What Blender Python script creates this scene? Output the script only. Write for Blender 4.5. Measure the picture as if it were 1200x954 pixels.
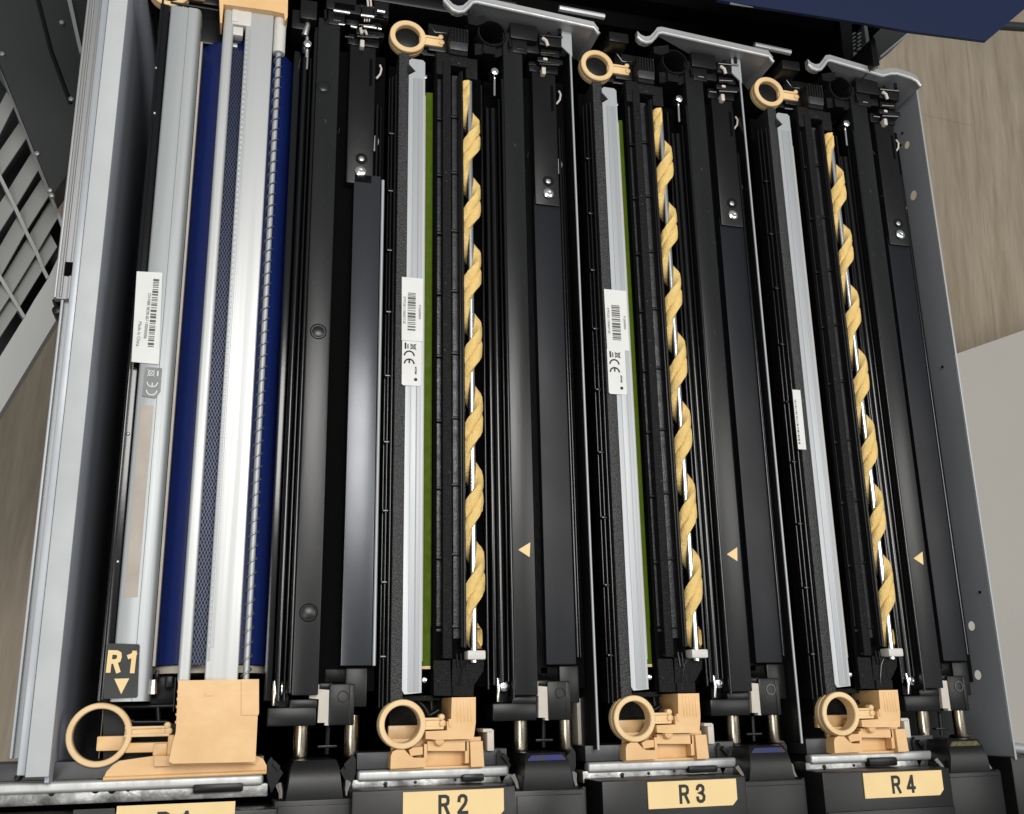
import bpy, bmesh, math, random
from mathutils import Vector, Matrix
random.seed(7)
S = bpy.context.scene
C = S.collection
for o in list(bpy.data.objects): bpy.data.objects.remove(o)

# ------------------------------------------------------------------ camera
F = 1197.62; H = 0.66                     # focal length in px of the 1200 px wide photo, height over the drawer top
ex = Vector((4427, -263, -F)).normalized(); ey = Vector((-80, 4107, -F)).normalized()
ey = (ey - ex * ey.dot(ex)).normalized(); ez = ex.cross(ey)
cam = bpy.data.cameras.new("camera"); co = bpy.data.objects.new("camera", cam); C.objects.link(co)
cam.sensor_width = 36.0; cam.lens = F / 1200 * 36.0; cam.clip_start = 0.01; cam.clip_end = 60
m3 = Matrix((ex, ey, ez))
co.matrix_world = Matrix.Translation((0, 0, H)) @ m3.to_4x4()
S.camera = co
S.render.resolution_x = 1024; S.render.resolution_y = 814
S.view_settings.view_transform = 'Standard'; S.view_settings.look = 'None'
S.view_settings.exposure = 0.0; S.view_settings.gamma = 1.0

# ------------------------------------------------------------------ light: ceiling lamps of the room
w = bpy.data.worlds.new("World"); S.world = w; w.use_nodes = True
wn = w.node_tree.nodes; wl = w.node_tree.links
bg = wn["Background"]; bg.inputs[0].default_value = (0.90, 0.95, 1.0, 1); bg.inputs[1].default_value = 0.265
def area(name, loc, target, sx, sy, e, col=(1, .98, .95)):
    l = bpy.data.lights.new(name, 'AREA'); l.shape = 'RECTANGLE'; l.size = sx; l.size_y = sy; l.energy = e; l.color = col
    o = bpy.data.objects.new(name, l); C.objects.link(o); o.location = loc
    o.rotation_euler = (Vector(target) - Vector(loc)).to_track_quat('-Z', 'Y').to_euler()
area("ceiling_lamp", (0.20, 0.58, 2.1), (0.20, 0.58, 0), 0.92, 0.66, 28.5)
area("ceiling_lamp", (-0.9, -0.5, 2.2), (0.1, 0.2, 0), 0.6, 1.2, 13)
area("ceiling_lamp", (1.7, 0.3, 2.2), (0.3, 0.2, 0), 0.6, 1.2, 17)

def P(px, py, z=0.0):
    d = m3 @ Vector((px - 600, -(py - 477), -F)); t = (z - H) / d.z
    return Vector((0, 0, H)) + d * t
def X(px, z=0.0, py=480): return P(px, py, z).x
def Y(py, z=0.0, px=600): return P(px, py, z).y
def mm(px, at=(600, 480), z=0.0): return (P(at[0] + px, at[1], z) - P(at[0], at[1], z)).length

# ------------------------------------------------------------------ materials
MAT = {}
def mat(name, col, rough=0.5, metal=0.0, var=0.0, vscale=40, bump=0.0, bscale=600, stretch=(1, 1, 1), col2=None, coat=0.0, dust=0.0, spec=0.5):
    m = bpy.data.materials.new(name); m.use_nodes = True; n = m.node_tree.nodes; l = m.node_tree.links
    b = n["Principled BSDF"]; b.inputs['Roughness'].default_value = rough; b.inputs['Metallic'].default_value = metal
    b.inputs['Base Color'].default_value = (*col, 1); b.inputs['Coat Weight'].default_value = coat; b.inputs['Coat Roughness'].default_value = .08
    b.inputs['Specular IOR Level'].default_value = spec
    tc = n.new('ShaderNodeTexCoord'); mp = n.new('ShaderNodeMapping'); mp.inputs['Scale'].default_value = stretch
    l.new(tc.outputs['Object'], mp.inputs['Vector'])
    last = None
    if var > 0 or col2:
        t = n.new('ShaderNodeTexNoise'); t.inputs['Scale'].default_value = vscale; t.inputs['Detail'].default_value = 5
        l.new(mp.outputs[0], t.inputs['Vector'])
        r = n.new('ShaderNodeMapRange'); r.inputs[1].default_value = .32; r.inputs[2].default_value = .68; l.new(t.outputs[0], r.inputs[0])
        mx = n.new('ShaderNodeMix'); mx.data_type = 'RGBA'
        c2 = col2 if col2 else tuple(max(0, c * (1 - var)) for c in col)
        mx.inputs[6].default_value = (*col, 1); mx.inputs[7].default_value = (*c2, 1)
        l.new(r.outputs[0], mx.inputs[0]); last = mx.outputs[2]
        rr = n.new('ShaderNodeMapRange'); rr.inputs[3].default_value = rough * .88; rr.inputs[4].default_value = min(1, rough * 1.25)
        l.new(r.outputs[0], rr.inputs[0]); l.new(rr.outputs[0], b.inputs['Roughness'])
    if dust > 0:
        t = n.new('ShaderNodeTexNoise'); t.inputs['Scale'].default_value = 420; t.inputs['Detail'].default_value = 1
        l.new(tc.outputs['Object'], t.inputs['Vector'])
        r = n.new('ShaderNodeMapRange'); r.inputs[1].default_value = .74; r.inputs[2].default_value = .80; r.inputs[4].default_value = dust
        l.new(t.outputs[0], r.inputs[0])
        mx = n.new('ShaderNodeMix'); mx.data_type = 'RGBA'; mx.inputs[7].default_value = (.35, .34, .32, 1)
        if last: l.new(last, mx.inputs[6])
        else: mx.inputs[6].default_value = (*col, 1)
        l.new(r.outputs[0], mx.inputs[0]); last = mx.outputs[2]
    if last: l.new(last, b.inputs['Base Color'])
    if bump > 0:
        t = n.new('ShaderNodeTexNoise'); t.inputs['Scale'].default_value = bscale; t.inputs['Detail'].default_value = 3
        l.new(mp.outputs[0], t.inputs['Vector'])
        bp = n.new('ShaderNodeBump'); bp.inputs['Strength'].default_value = bump; bp.inputs['Distance'].default_value = .001
        l.new(t.outputs[0], bp.inputs['Height']); l.new(bp.outputs[0], b.inputs['Normal'])
    MAT[name] = m
    return m
mat('black', (.0055, .0055, .006), .30, spec=.24, var=.4, col2=(.010, .0098, .0095), vscale=9, bump=.06, bscale=60, dust=.05)
mat('black_gloss', (.004, .004, .0045), .17, spec=.50, bump=.03, bscale=120)
mat('black_deep', (.0015, .0015, .0015), .8, spec=.06)
mat('black_panel', (.010, .0105, .011), .27, spec=.36, var=.35, col2=(.013, .0128, .0125), vscale=10, bump=.07, bscale=60, stretch=(3, .35, 1), dust=.09)
mat('black_grain', (.009, .009, .009), .52, spec=.18, var=.4, vscale=900, bump=.9, bscale=900, dust=.2)
mat('grain_grey', (.024, .024, .024), .40, spec=.6, var=.75, vscale=900, bump=.9, bscale=900)
mat('slot_grey', (.06, .062, .066), .36, metal=.3, var=.5, vscale=200, bump=.3, bscale=700)
mat('film', (.080, .084, .092), .24, metal=.8, var=.3, vscale=8, bump=.12, bscale=14, stretch=(1, .8, 1), spec=.9)
mat('film_dark', (.007, .008, .0115), .40, var=.3, vscale=8, bump=.06, bscale=14, spec=.32)
mat('silver', (.425, .44, .45), .48, metal=.42, var=.10, vscale=20, stretch=(5, .15, 1), bump=.02, bscale=200)
mat('alu', (.54, .55, .54), .42, metal=.45, var=.12, vscale=18, stretch=(9, .12, 1), bump=.04, bscale=200)
mat('cover_silver', (.40, .42, .42), .48, metal=.45, var=.12, vscale=16, stretch=(7, .2, 1), bump=.06, bscale=200)
mat('tape', (.44, .39, .33), .6, var=.12, vscale=60)
mat('steel', (.52, .52, .50), .33, metal=.85, var=.2, vscale=60, bump=.1, bscale=300)
mat('steel_grimy', (.46, .46, .45), .42, metal=.7, var=.75, vscale=90, bump=.4, bscale=240)
mat('sheet', (.50, .50, .50), .45, metal=.6, var=.18, vscale=20, bump=.05, bscale=300)
mat('sheet_dark', (.50, .53, .60), .5, metal=.2, var=.25, vscale=7, bump=.05, bscale=100)
mat('wall_grey', (.44, .46, .48), .45, metal=.35, var=.2, vscale=9, bump=.04, bscale=200)
mat('flange', (.50, .52, .52), .62, metal=.05, var=.07, vscale=30, bump=.03, bscale=200)
mat('rail_grey', (.34, .34, .34), .5, metal=.55, var=.2, vscale=30, stretch=(9, .1, 1))
mat('peach_light', (.82, .60, .33), .38, var=.0, col2=(.74, .50, .24), vscale=60, bump=.05, bscale=300)
mat('grille_grey', (.42, .42, .40), .55, var=.1, vscale=10)
mat('toner_blue', (.004, .005, .012), .5, col2=(.006, .012, .16), vscale=260)
mat('toner_yellow', (.008, .008, .006), .5, col2=(.13, .11, .015), vscale=420)
mat('spring_grey', (.24, .24, .23), .4, metal=.8)
mat('plate_dark', (.06, .06, .062), .4, metal=.5, var=.3, vscale=30)
mat('chrome', (.80, .80, .78), .22, metal=1.0)
mat('brass_steel', (.52, .46, .36), .24, metal=1.0, var=.2, vscale=120)
mat('blue', (.009, .021, .125), .26, coat=.5, var=.12, vscale=20)
mat('green', (.075, .125, .003), .6, spec=.12, var=.15, vscale=200)
mat('peach', (.80, .52, .245), .38, var=.0, col2=(.72, .44, .19), vscale=45, bump=.10, bscale=300)
mat('label', (.82, .61, .29), .5, var=.05, vscale=60)
mat('cream', (.60, .55, .47), .5, var=.1, vscale=60)
mat('white_plastic', (.62, .60, .55), .4, var=.06, vscale=90)
mat('foam', (.82, .585, .215), .95, var=.0, col2=(.74, .51, .18), vscale=180, bump=.9, bscale=700)
mat('foam_stain', (.45, .19, .06), .85)
mat('sticker', (.70, .70, .67), .5, var=.03, vscale=80)
mat('ink', (.012, .012, .012), .6)
mat('ink_grey', (.09, .09, .09), .6)
mat('sticker_grey', (.20, .21, .21), .5, var=.08, vscale=60)
mat('charcoal', (.014, .014, .014), .5, var=.2, vscale=30)
mat('panel_light', (.52, .52, .50), .55, var=.06, vscale=8)
mat('panel_beige', (.47, .445, .40), .55, var=.05, vscale=4, bump=.03, bscale=300)
mat('panel_dark', (.026, .028, .028), .45, var=.35, vscale=5, bump=.1, bscale=300)
mat('navy', (.006, .014, .050), .45, spec=.3, var=.2, vscale=3, bump=.04, bscale=500)
def mesh_mat():
    m = bpy.data.materials.new('grid_mesh'); m.use_nodes = True; n = m.node_tree.nodes; l = m.node_tree.links
    b = n["Principled BSDF"]; b.inputs['Specular IOR Level'].default_value = .15; b.inputs['Roughness'].default_value = .45; b.inputs['Base Color'].default_value = (.055, .06, .075, 1)
    tc = n.new('ShaderNodeTexCoord'); sx = n.new('ShaderNodeSeparateXYZ'); l.new(tc.outputs['Object'], sx.inputs[0])
    def mth(op, a, bb):
        q = n.new('ShaderNodeMath'); q.operation = op
        for i, v in enumerate((a, bb)):
            if isinstance(v, (int, float)): q.inputs[i].default_value = v
            elif v is not None: l.new(v, q.inputs[i])
        return q.outputs[0]
    xs = mth('MULTIPLY', sx.outputs[0], 520.0); ys = mth('MULTIPLY', sx.outputs[1], 230.0)
    outs = []
    for op in ('ADD', 'SUBTRACT'):
        f = mth('FRACT', mth('ADD', mth(op, xs, ys), 500.0), None); outs.append(mth('LESS_THAN', f, .14))
    mk = mth('MAXIMUM', outs[0], outs[1])
    mx = n.new('ShaderNodeMix'); mx.data_type = 'RGBA'; mx.inputs[6].default_value = (.004, .007, .032, 1); mx.inputs[7].default_value = (.085, .095, .125, 1)
    l.new(mk, mx.inputs[0]); l.new(mx.outputs[2], b.inputs['Base Color']); l.new(mk, b.inputs['Metallic'])
    MAT['grid_mesh'] = m
mesh_mat()
def floor_mat():
    m = bpy.data.materials.new('wood_floor'); m.use_nodes = True; n = m.node_tree.nodes; l = m.node_tree.links
    b = n["Principled BSDF"]; b.inputs['Roughness'].default_value = .5
    tc = n.new('ShaderNodeTexCoord'); mp = n.new('ShaderNodeMapping'); mp.inputs['Rotation'].default_value = (0, 0, math.radians(4)); l.new(tc.outputs['Object'], mp.inputs[0])
    mg = n.new('ShaderNodeMapping'); mg.inputs['Scale'].default_value = (1, .085, 1); l.new(mp.outputs[0], mg.inputs[0])
    t = n.new('ShaderNodeTexNoise'); t.inputs['Scale'].default_value = 36; t.inputs['Detail'].default_value = 9; t.inputs['Roughness'].default_value = .66; t.inputs['Distortion'].default_value = .35
    l.new(mg.outputs[0], t.inputs['Vector'])
    t2 = n.new('ShaderNodeTexNoise'); t2.inputs['Scale'].default_value = 160; t2.inputs['Detail'].default_value = 3; l.new(mg.outputs[0], t2.inputs['Vector'])
    br = n.new('ShaderNodeTexBrick'); mb = n.new('ShaderNodeMapping'); mb.inputs['Rotation'].default_value = (0, 0, math.radians(90)); mb.inputs['Location'].default_value = (.55, .08, 0); l.new(mp.outputs[0], mb.inputs[0]); l.new(mb.outputs[0], br.inputs['Vector'])
    br.inputs['Scale'].default_value = 1; br.inputs['Brick Width'].default_value = 1.2; br.inputs['Row Height'].default_value = .45; br.inputs['Mortar Size'].default_value = .0012
    br.inputs['Color1'].default_value = (1, 1, 1, 1); br.inputs['Color2'].default_value = (.93, .93, .93, 1); br.inputs['Mortar'].default_value = (.82, .8, .78, 1)
    cr = n.new('ShaderNodeValToRGB'); l.new(t.outputs[0], cr.inputs[0])
    cr.color_ramp.elements[0].position = .33; cr.color_ramp.elements[0].color = (.33, .262, .182, 1)
    cr.color_ramp.elements[1].position = .68; cr.color_ramp.elements[1].color = (.49, .41, .30, 1)
    mx = n.new('ShaderNodeMix'); mx.data_type = 'RGBA'; mx.blend_type = 'MULTIPLY'; mx.inputs[0].default_value = 1
    l.new(cr.outputs[0], mx.inputs[6]); l.new(br.outputs[0], mx.inputs[7])
    r2 = n.new('ShaderNodeMapRange'); r2.inputs[1].default_value = .3; r2.inputs[2].default_value = .7; r2.inputs[3].default_value = .9; r2.inputs[4].default_value = 1.06; l.new(t2.outputs[0], r2.inputs[0])
    m2 = n.new('ShaderNodeMix'); m2.data_type = 'RGBA'; m2.blend_type = 'MULTIPLY'; m2.inputs[0].default_value = 1
    l.new(mx.outputs[2], m2.inputs[6]); l.new(r2.outputs[0], m2.inputs[7]); l.new(m2.outputs[2], b.inputs['Base Color'])
    MAT['wood_floor'] = m
floor_mat()

# ------------------------------------------------------------------ mesh builder
class MB:
    def __init__(s): s.b = bmesh.new()
    def _add(s, t, bev=0.0, seg=2):
        if bev > 0:
            bmesh.ops.bevel(t, geom=[e for e in t.edges if len(e.link_faces) == 2 and e.calc_face_angle(0) > .35], offset=bev, segments=seg, affect='EDGES', profile=.6, clamp_overlap=True)
        bmesh.ops.recalc_face_normals(t, faces=t.faces)
        me = bpy.data.meshes.new('t'); t.to_mesh(me); t.free(); s.b.from_mesh(me); bpy.data.meshes.remove(me)
        return s
    def box(s, x0, x1, y0, y1, z0, z1, bev=.0005, seg=2):
        t = bmesh.new(); bmesh.ops.create_cube(t, size=1)
        for v in t.verts:
            v.co = Vector((x0 + (v.co.x + .5) * (x1 - x0), y0 + (v.co.y + .5) * (y1 - y0), z0 + (v.co.z + .5) * (z1 - z0)))
        d = min(abs(x1 - x0), abs(y1 - y0), abs(z1 - z0)) * .45
        return s._add(t, min(bev, d), seg)
    def prism(s, pts, z0, z1, bev=.0005, seg=2):
        t = bmesh.new(); lo = [t.verts.new((p[0], p[1], z0)) for p in pts]; hi = [t.verts.new((p[0], p[1], z1)) for p in pts]
        n = len(pts); t.faces.new(lo[::-1]); t.faces.new(hi)
        for i in range(n): t.faces.new((lo[i], lo[(i + 1) % n], hi[(i + 1) % n], hi[i]))
        return s._add(t, bev, seg)
    def sheet(s, prof, x0, x1, bev=0):            # profile in (y,z) closed, extruded along x
        t = bmesh.new(); a = [t.verts.new((x0, p[0], p[1])) for p in prof]; b = [t.verts.new((x1, p[0], p[1])) for p in prof]
        n = len(prof); t.faces.new(a); t.faces.new(b[::-1])
        for i in range(n): t.faces.new((a[i], b[i], b[(i + 1) % n], a[(i + 1) % n]))
        return s._add(t, bev)
    def along(s, prof, y0, y1, bev=0):            # profile in (x,z) closed, extruded along y
        t = bmesh.new(); a = [t.verts.new((p[0], y0, p[1])) for p in prof]; b = [t.verts.new((p[0], y1, p[1])) for p in prof]
        n = len(prof); t.faces.new(a); t.faces.new(b[::-1])
        for i in range(n): t.faces.new((a[i], b[i], b[(i + 1) % n], a[(i + 1) % n]))
        return s._add(t, bev)
    def tube(s, path, r, seg=10, caps=True):
        t = bmesh.new(); rings = []
        n = len(path); path = [Vector(p) for p in path]
        up = Vector((0, 0, 1))
        for i, p in enumerate(path):
            d = (path[min(i + 1, n - 1)] - path[max(i - 1, 0)]).normalized()
            u = up if abs(d.dot(up)) < .95 else Vector((1, 0, 0))
            a = d.cross(u).normalized(); b2 = d.cross(a).normalized()
            rr = r[i] if isinstance(r, (list, tuple)) else r
            rings.append([t.verts.new(p + a * rr * math.cos(k * 2 * math.pi / seg) + b2 * rr * math.sin(k * 2 * math.pi / seg)) for k in range(seg)])
        for i in range(n - 1):
            for k in range(seg): t.faces.new((rings[i][k], rings[i][(k + 1) % seg], rings[i + 1][(k + 1) % seg], rings[i + 1][k]))
        if caps: t.faces.new(rings[0][::-1]); t.faces.new(rings[-1])
        return s._add(t)
    def lathe(s, c, prof, seg=40, sx=1.0, sy=1.0, closed=True):   # prof (r,z) around vertical axis at c
        t = bmesh.new(); rings = []
        for (r, z) in prof:
            rings.append([t.verts.new((c[0] + sx * r * math.cos(k * 2 * math.pi / seg), c[1] + sy * r * math.sin(k * 2 * math.pi / seg), z)) for k in range(seg)])
        m = len(prof)
        for i in range(m if closed else m - 1):
            for k in range(seg): t.faces.new((rings[i][k], rings[i][(k + 1) % seg], rings[(i + 1) % m][(k + 1) % seg], rings[(i + 1) % m][k]))
        if not closed:
            for rg, rev in ((rings[0], True), (rings[-1], False)):
                t.faces.new(rg[::-1] if rev else rg)
        return s._add(t)
    def disc(s, c, r, z0, z1, seg=28, rnd=.0006):
        return s.lathe(c, [(r, z0), (r, z1 - rnd), (r - rnd * .4, z1 - rnd * .3), (r - rnd, z1)], seg, closed=False)
    def mesh(s, vs, fs):
        t = bmesh.new(); v = [t.verts.new(p) for p in vs]
        for f in fs: t.faces.new([v[i] for i in f])
        return s._add(t)
    def build(s, name, m, parent=None, smooth=True, org=None):
        me = bpy.data.meshes.new(name); s.b.to_mesh(me); s.b.free()
        if parent is not None:
            g = parent
            off = Vector((0, 0, 0))
            while g is not None: off += g.location; g = g.parent
            me.transform(Matrix.Translation(-off))
        me.materials.append(MAT[m])
        if smooth:
            for p in me.polygons: p.use_smooth = True
            try: me.set_sharp_from_angle(angle=math.radians(38))
            except Exception: pass
        o = bpy.data.objects.new(name, me); C.objects.link(o); o.parent = parent
        return o
def thing(name, label, cat, loc=(0, 0, 0), group=None):
    o = bpy.data.objects.new(name, None); C.objects.link(o); o.location = loc; o.empty_display_size = .02
    o['label'] = label; o['category'] = cat
    if group: o['group'] = group
    return o
def text(s, x, y, z, h, rot, m, parent, name='lettering', bold=.0, sx=1.0, spacing=1.0):
    cu = bpy.data.curves.new('t', 'FONT'); cu.body = s; cu.size = h / .72; cu.align_x = 'CENTER'; cu.align_y = 'CENTER'; cu.extrude = .00008; cu.offset = bold; cu.space_character = spacing
    o = bpy.data.objects.new('t', cu); C.objects.link(o)
    me = bpy.data.meshes.new_from_object(o.evaluated_get(bpy.context.evaluated_depsgraph_get())); bpy.data.objects.remove(o)
    xs = [v.co.x for v in me.vertices]; ys = [v.co.y for v in me.vertices]
    cx = (min(xs) + max(xs)) / 2; cy = (min(ys) + max(ys)) / 2
    me.transform(Matrix.Translation((x, y, z)) @ Matrix.Rotation(rot, 4, 'Z') @ Matrix.Diagonal((sx, 1, 1, 1)) @ Matrix.Translation((-cx, -cy, 0)))
    off = Vector((0, 0, 0)); g = parent
    while g is not None: off += g.location; g = g.parent
    me.transform(Matrix.Translation(-off)); me.materials.clear(); me.materials.append(MAT[m])
    q = bpy.data.objects.new(name, me); C.objects.link(q); q.parent = parent; return q
def R4(x0, y0, x1, y1, z):                 # pixel rectangle at height z -> x0,x1,y0,y1 in the world
    ym = (y0 + y1) / 2; xm = (x0 + x1) / 2
    return X(x0, z, ym), X(x1, z, ym), Y(y1, z, xm), Y(y0, z, xm)
def bx(mb, x0, y0, x1, y1, z, h, bev=.0005, seg=2):
    a = R4(x0, y0, x1, y1, z); return mb.box(a[0], a[1], a[2], a[3], z - h, z, bev, seg)
def PP(pts, z): return [(P(a, b, z).x, P(a, b, z).y) for a, b in pts]
def screw(mb, x, y, z, r):
    mb.lathe((x, y), [(r, z - .004), (r, z - .0008), (r * .75, z - .0001), (r * .45, z), (r * .4, z - .0006)], 20, closed=False)
def copy_tree(o, parent=None, dx=0.0):
    c = o.copy(); C.objects.link(c); c.parent = parent
    if parent is None: c.location.x += dx
    for ch in list(o.children): copy_tree(ch, c)
    return c

# ================================================================== floor
f = MB().mesh([(-6, -6, -.78), (6, -6, -.78), (6, 6, -.78), (-6, 6, -.78)], [(0, 1, 2, 3)]).build('floor', 'wood_floor'); f['kind'] = 'structure'

# ================================================================== the drawer
YB = 0.524                                # back plates
dr = thing('sliding_tray', 'open sheet metal tray with four numbered front plates, holding all the drum units', 'tray', (.22, .2, -.2))
zb0 = -.004; XL = -.104; XR = .5605
# left wall: flange on top and inner wall; right wall with holes; pan
a = MB(); a.box(X(75.5, .012), X(101, .012), Y(911, .012, 40), .62, .006, .012, .0008); a.build('top_flange', 'flange', dr)
a = MB(); a.box(X(66, .010), X(75.2, .010), Y(909, .010, 30), .62, -.06, .009, .0008)
a.build('side_flange', 'wall_grey', dr)
a = MB(); a.box(X(101, .012) - .003, X(101, .012) - .0005, -.037, .62, -.25, .0058, .0005)
a.build('left_wall', 'sheet_dark', dr)
a = MB(); a.box(X(101, .012), XR + .001, -.05, .62, -.256, -.25, 0)
a.box(X(101, .012), XR, .60, .605, -.25, -.03, 0)
a.box(X(101, .012), XR, -.055, -.050, -.25, -.045, 0)
a.box(-.20, .03, -.16, Y(928, zb0, 500), -.06, -.03, 0)
a.box(XR + .002, XR + .004, .50, .68, -.25, -.05, 0); a.box(.2, XR + .002, .66, .665, -.25, -.05, 0)
a.build('pan', 'black_deep', dr)
hw = []
a = MB(); t = bmesh.new()
def wall_with_holes(x, y0, y1, z0, z1, holes, seg=24):
    # a vertical sheet facing -X with true round holes, built as columns around each hole
    vs = []; fs = []
    holes = sorted(holes, key=lambda h: h[0]); cur = y0
    def q(pa, pb, pc, pd):
        i = len(vs); vs.extend([(x, *pa), (x, *pb), (x, *pc), (x, *pd)]); fs.append((i, i + 1, i + 2, i + 3))
    for (yc, zc, r) in holes:
        b = r * 1.6
        q((cur, z0), (yc - b, z0), (yc - b, z1), (cur, z1))
        q((yc - b, z0), (yc + b, z0), (yc + b, zc - b), (yc - b, zc - b)); q((yc - b, zc + b), (yc + b, zc + b), (yc + b, z1), (yc - b, z1))
        for k in range(seg):
            a0 = 2 * math.pi * k / seg; a1 = 2 * math.pi * (k + 1) / seg
            def sq(an):
                c, s_ = math.cos(an), math.sin(an); mxx = max(abs(c), abs(s_)); return (yc + b * c / mxx, zc + b * s_ / mxx)
            def ci(an): return (yc + r * math.cos(an), zc + r * math.sin(an))
            q(ci(a0), ci(a1), sq(a1), sq(a0))
        cur = yc + b
    q((cur, z0), (y1, z0), (y1, z1), (cur, z1))
    return vs, fs
def on_wall(px, py):                       # where the view ray meets the right wall
    d = m3 @ Vector((px - 600, -(py - 477), -F)); t_ = XR / d.x; p = Vector((0, 0, H)) + d * t_; return p.y, p.z
holes = []
for (px, py, r) in ((1063, 170, .0033), (1070.6, 229, .0042), (1138.6, 733.6, .0036), (1146, 791, .0036)):
    y_, z_ = on_wall(px, py); holes.append((y_, z_, r))
vs, fs = wall_with_holes(XR, -.045, YB, -.20, .0, holes)
a.mesh(vs, fs); t.free()
rw = a.build('right_wall', 'wall_grey', dr, smooth=False)
a = MB(); a.box(XR - .0002, XR + .0016, -.045, YB, .0002, .0016, .0005); a.build('wall_edge', 'silver', dr)
a = MB()
for (px, py) in ((1058, 156), (1085, 425), (1105, 430), (1149, 694), (1056, 170)):
    y_, z_ = on_wall(px, py); a.tube([(XR - .0008, y_, z_), (XR + .0005, y_, z_)], .0011, 12)
a.build('rivet', 'black', dr)
# dividers: thin vertical sheets between the units
for k in range(2):
    x = X((685, 903)[k], 0)
    a = MB(); a.box(x - .0007, x + .0007, -.029, .500, -.12, -.0002, .0002); dvd = a.build('divider', 'black', dr)
    a = MB(); a.tube([(x, -.029, .0003), (x, .500, .0003)], .0009, 10)
    tp = P(672, 80, .0)
    a.prism([(x - .0075, .500), (x + .0012, .492), (x + .0012, .518), (x - .0065, .521)], .0, .0012, .0002)
    a.build('bright_edge', 'silver', dvd)
# front beam segments
def beam(x0, x1):
    ya, yb_, yc, yd = Y(880, zb, 500), Y(900.5, zb, 500), Y(913, zb, 500), Y(926, zb, 500)
    a = MB(); a.box(x0, x1, yb_ + .0003, ya, -.040, zb - .004, .0006); q = a.build('front_beam', 'plate_dark', dr)
    a = MB(); a.box(x0, x1, yc, yb_, zb - .008, zb + .001, .0022, 4); a.build('beam_lip', 'alu', q)
    a = MB(); a.box(x0 - .003, x1 + .003, yd, yc + .001, zb - .02, zb - .002, .0008); a.build('beam_ledge', 'steel_grimy', q)
zb = -.004
beam(X(-30, zb, 915), X(309, zb, 905))
for q_ in ((419, 596), (689, 864), (951, 1101)): beam(X(q_[0], zb, 900), X(q_[1], zb, 890))
# pits and stains on the beams, set in as black discs
a = MB()
for k in range(3):
    for (px, py, r) in ((455, 917, 2.2), (493, 915, 1.5), (532, 912, 1.3), (545, 909, 1.0)):
        p = P(px + random.uniform(-8, 8), py + 2, zb); a.disc((p.x + .154 * k, p.y), mm(r), zb - .004, zb - .0012, 14, .0003)
for (px, py, r) in ((131, 926, 3.4), (150, 925, 2.2), (112, 924, 4.5), (60, 930, 2.5), (20, 912, 3)):
    p = P(px, py, zb); a.disc((p.x, p.y), mm(r), zb - .003, zb - .001, 16, .0003)
a.build('dark_spot', 'black', dr)
# beam clips
for (px0, px1, py0, py1, dx) in ((226, 285, 918.5, 929, 0), (542, 568, 907, 916, 0), (542, 580, 907, 916, .154), (510, 552, 906, 918, .308)):
    r = R4(px0, py0, px1, py1, zb + .004); a = MB(); a.box(r[0] + dx, r[1] + dx, r[2], r[3], -.030, zb + .004, .0015); a.build('clip', 'black', dr)

# front covers with label plates (raised above the drawer top)
zc = .027
ytop = Y(923, zc, 531)
GL = {'R': [[(0, 0), (0, 1)], [(.06, 1), (.42, 1), (.58, .93), (.62, .75), (.58, .58), (.42, .50), (.06, .50)], [(.36, .50), (.62, 0)]],
      '1': [[(.40, 1), (.40, 0)], [(.12, .80), (.26, .85), (.40, .96)]],
      '2': [[(.02, .72), (.05, .90), (.18, .99), (.38, .99), (.53, .90), (.56, .72), (.48, .52), (.03, .06)], [(.02, 0), (.60, 0)]],
      '3': [[(.03, .80), (.08, .93), (.22, 1), (.38, .99), (.52, .90), (.54, .72), (.44, .58), (.24, .53), (.46, .48), (.58, .32), (.55, .12), (.40, .01), (.20, 0), (.06, .08), (.02, .22)]],
      '4': [[(.46, 0), (.46, 1)], [(.42, .97), (.02, .28)], [(.0, .24), (.62, .24)]]}
def glyphs(s, cx, cy, z, h, m, parent, wst=.17, rot=0.0, gap=.38, sx=1.0):
    # stencil style condensed characters drawn as flat strokes
    pen = 0; items = []
    for ch in s:
        if ch == ' ': pen += gap * .75; continue
        items.append((ch, pen)); pen += .62 + gap * .5
    tot = pen - gap * .5
    a = MB(); wv = wst * h / 2; zq = z
    cr, sr_ = math.cos(rot), math.sin(rot)
    for ch, px_ in items:
        for st in GL[ch]:
            pts = [((px_ + p[0] - tot / 2) * h * sx, (p[1] * (1 - wst) + wst / 2 - .5) * h) for p in st]
            pts = [(cx + x * cr - y * sr_, cy + x * sr_ + y * cr) for x, y in pts]
            n = len(pts); t_ = bmesh.new(); L = []; Rr = []
            for i in range(n):
                d0 = Vector(pts[i]) - Vector(pts[max(i - 1, 0)]); d1 = Vector(pts[min(i + 1, n - 1)]) - Vector(pts[i])
                if d0.length < 1e-9: d0 = d1
                if d1.length < 1e-9: d1 = d0
                d0.normalize(); d1.normalize(); n0 = Vector((-d0.y, d0.x)); n1 = Vector((-d1.y, d1.x)); mt = (n0 + n1)
                mt = mt.normalized() if mt.length > 1e-6 else n0
                k = wv / max(.45, mt.dot(n0)); e = Vector((0, 0))
                if i == 0: e = -d1 * wv
                if i == n - 1: e = d0 * wv
                L.append(t_.verts.new((pts[i][0] + mt.x * k + e.x, pts[i][1] + mt.y * k + e.y, zq))); Rr.append(t_.verts.new((pts[i][0] - mt.x * k + e.x, pts[i][1] - mt.y * k + e.y, zq)))
            for i in range(n - 1): t_.faces.new((Rr[i], Rr[i + 1], L[i + 1], L[i]))
            me = bpy.data.meshes.new('t'); t_.to_mesh(me); t_.free(); a.b.from_mesh(me); bpy.data.meshes.remove(me)
            zq += .00004
    return a.build('lettering', m, parent, smooth=False)
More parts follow.
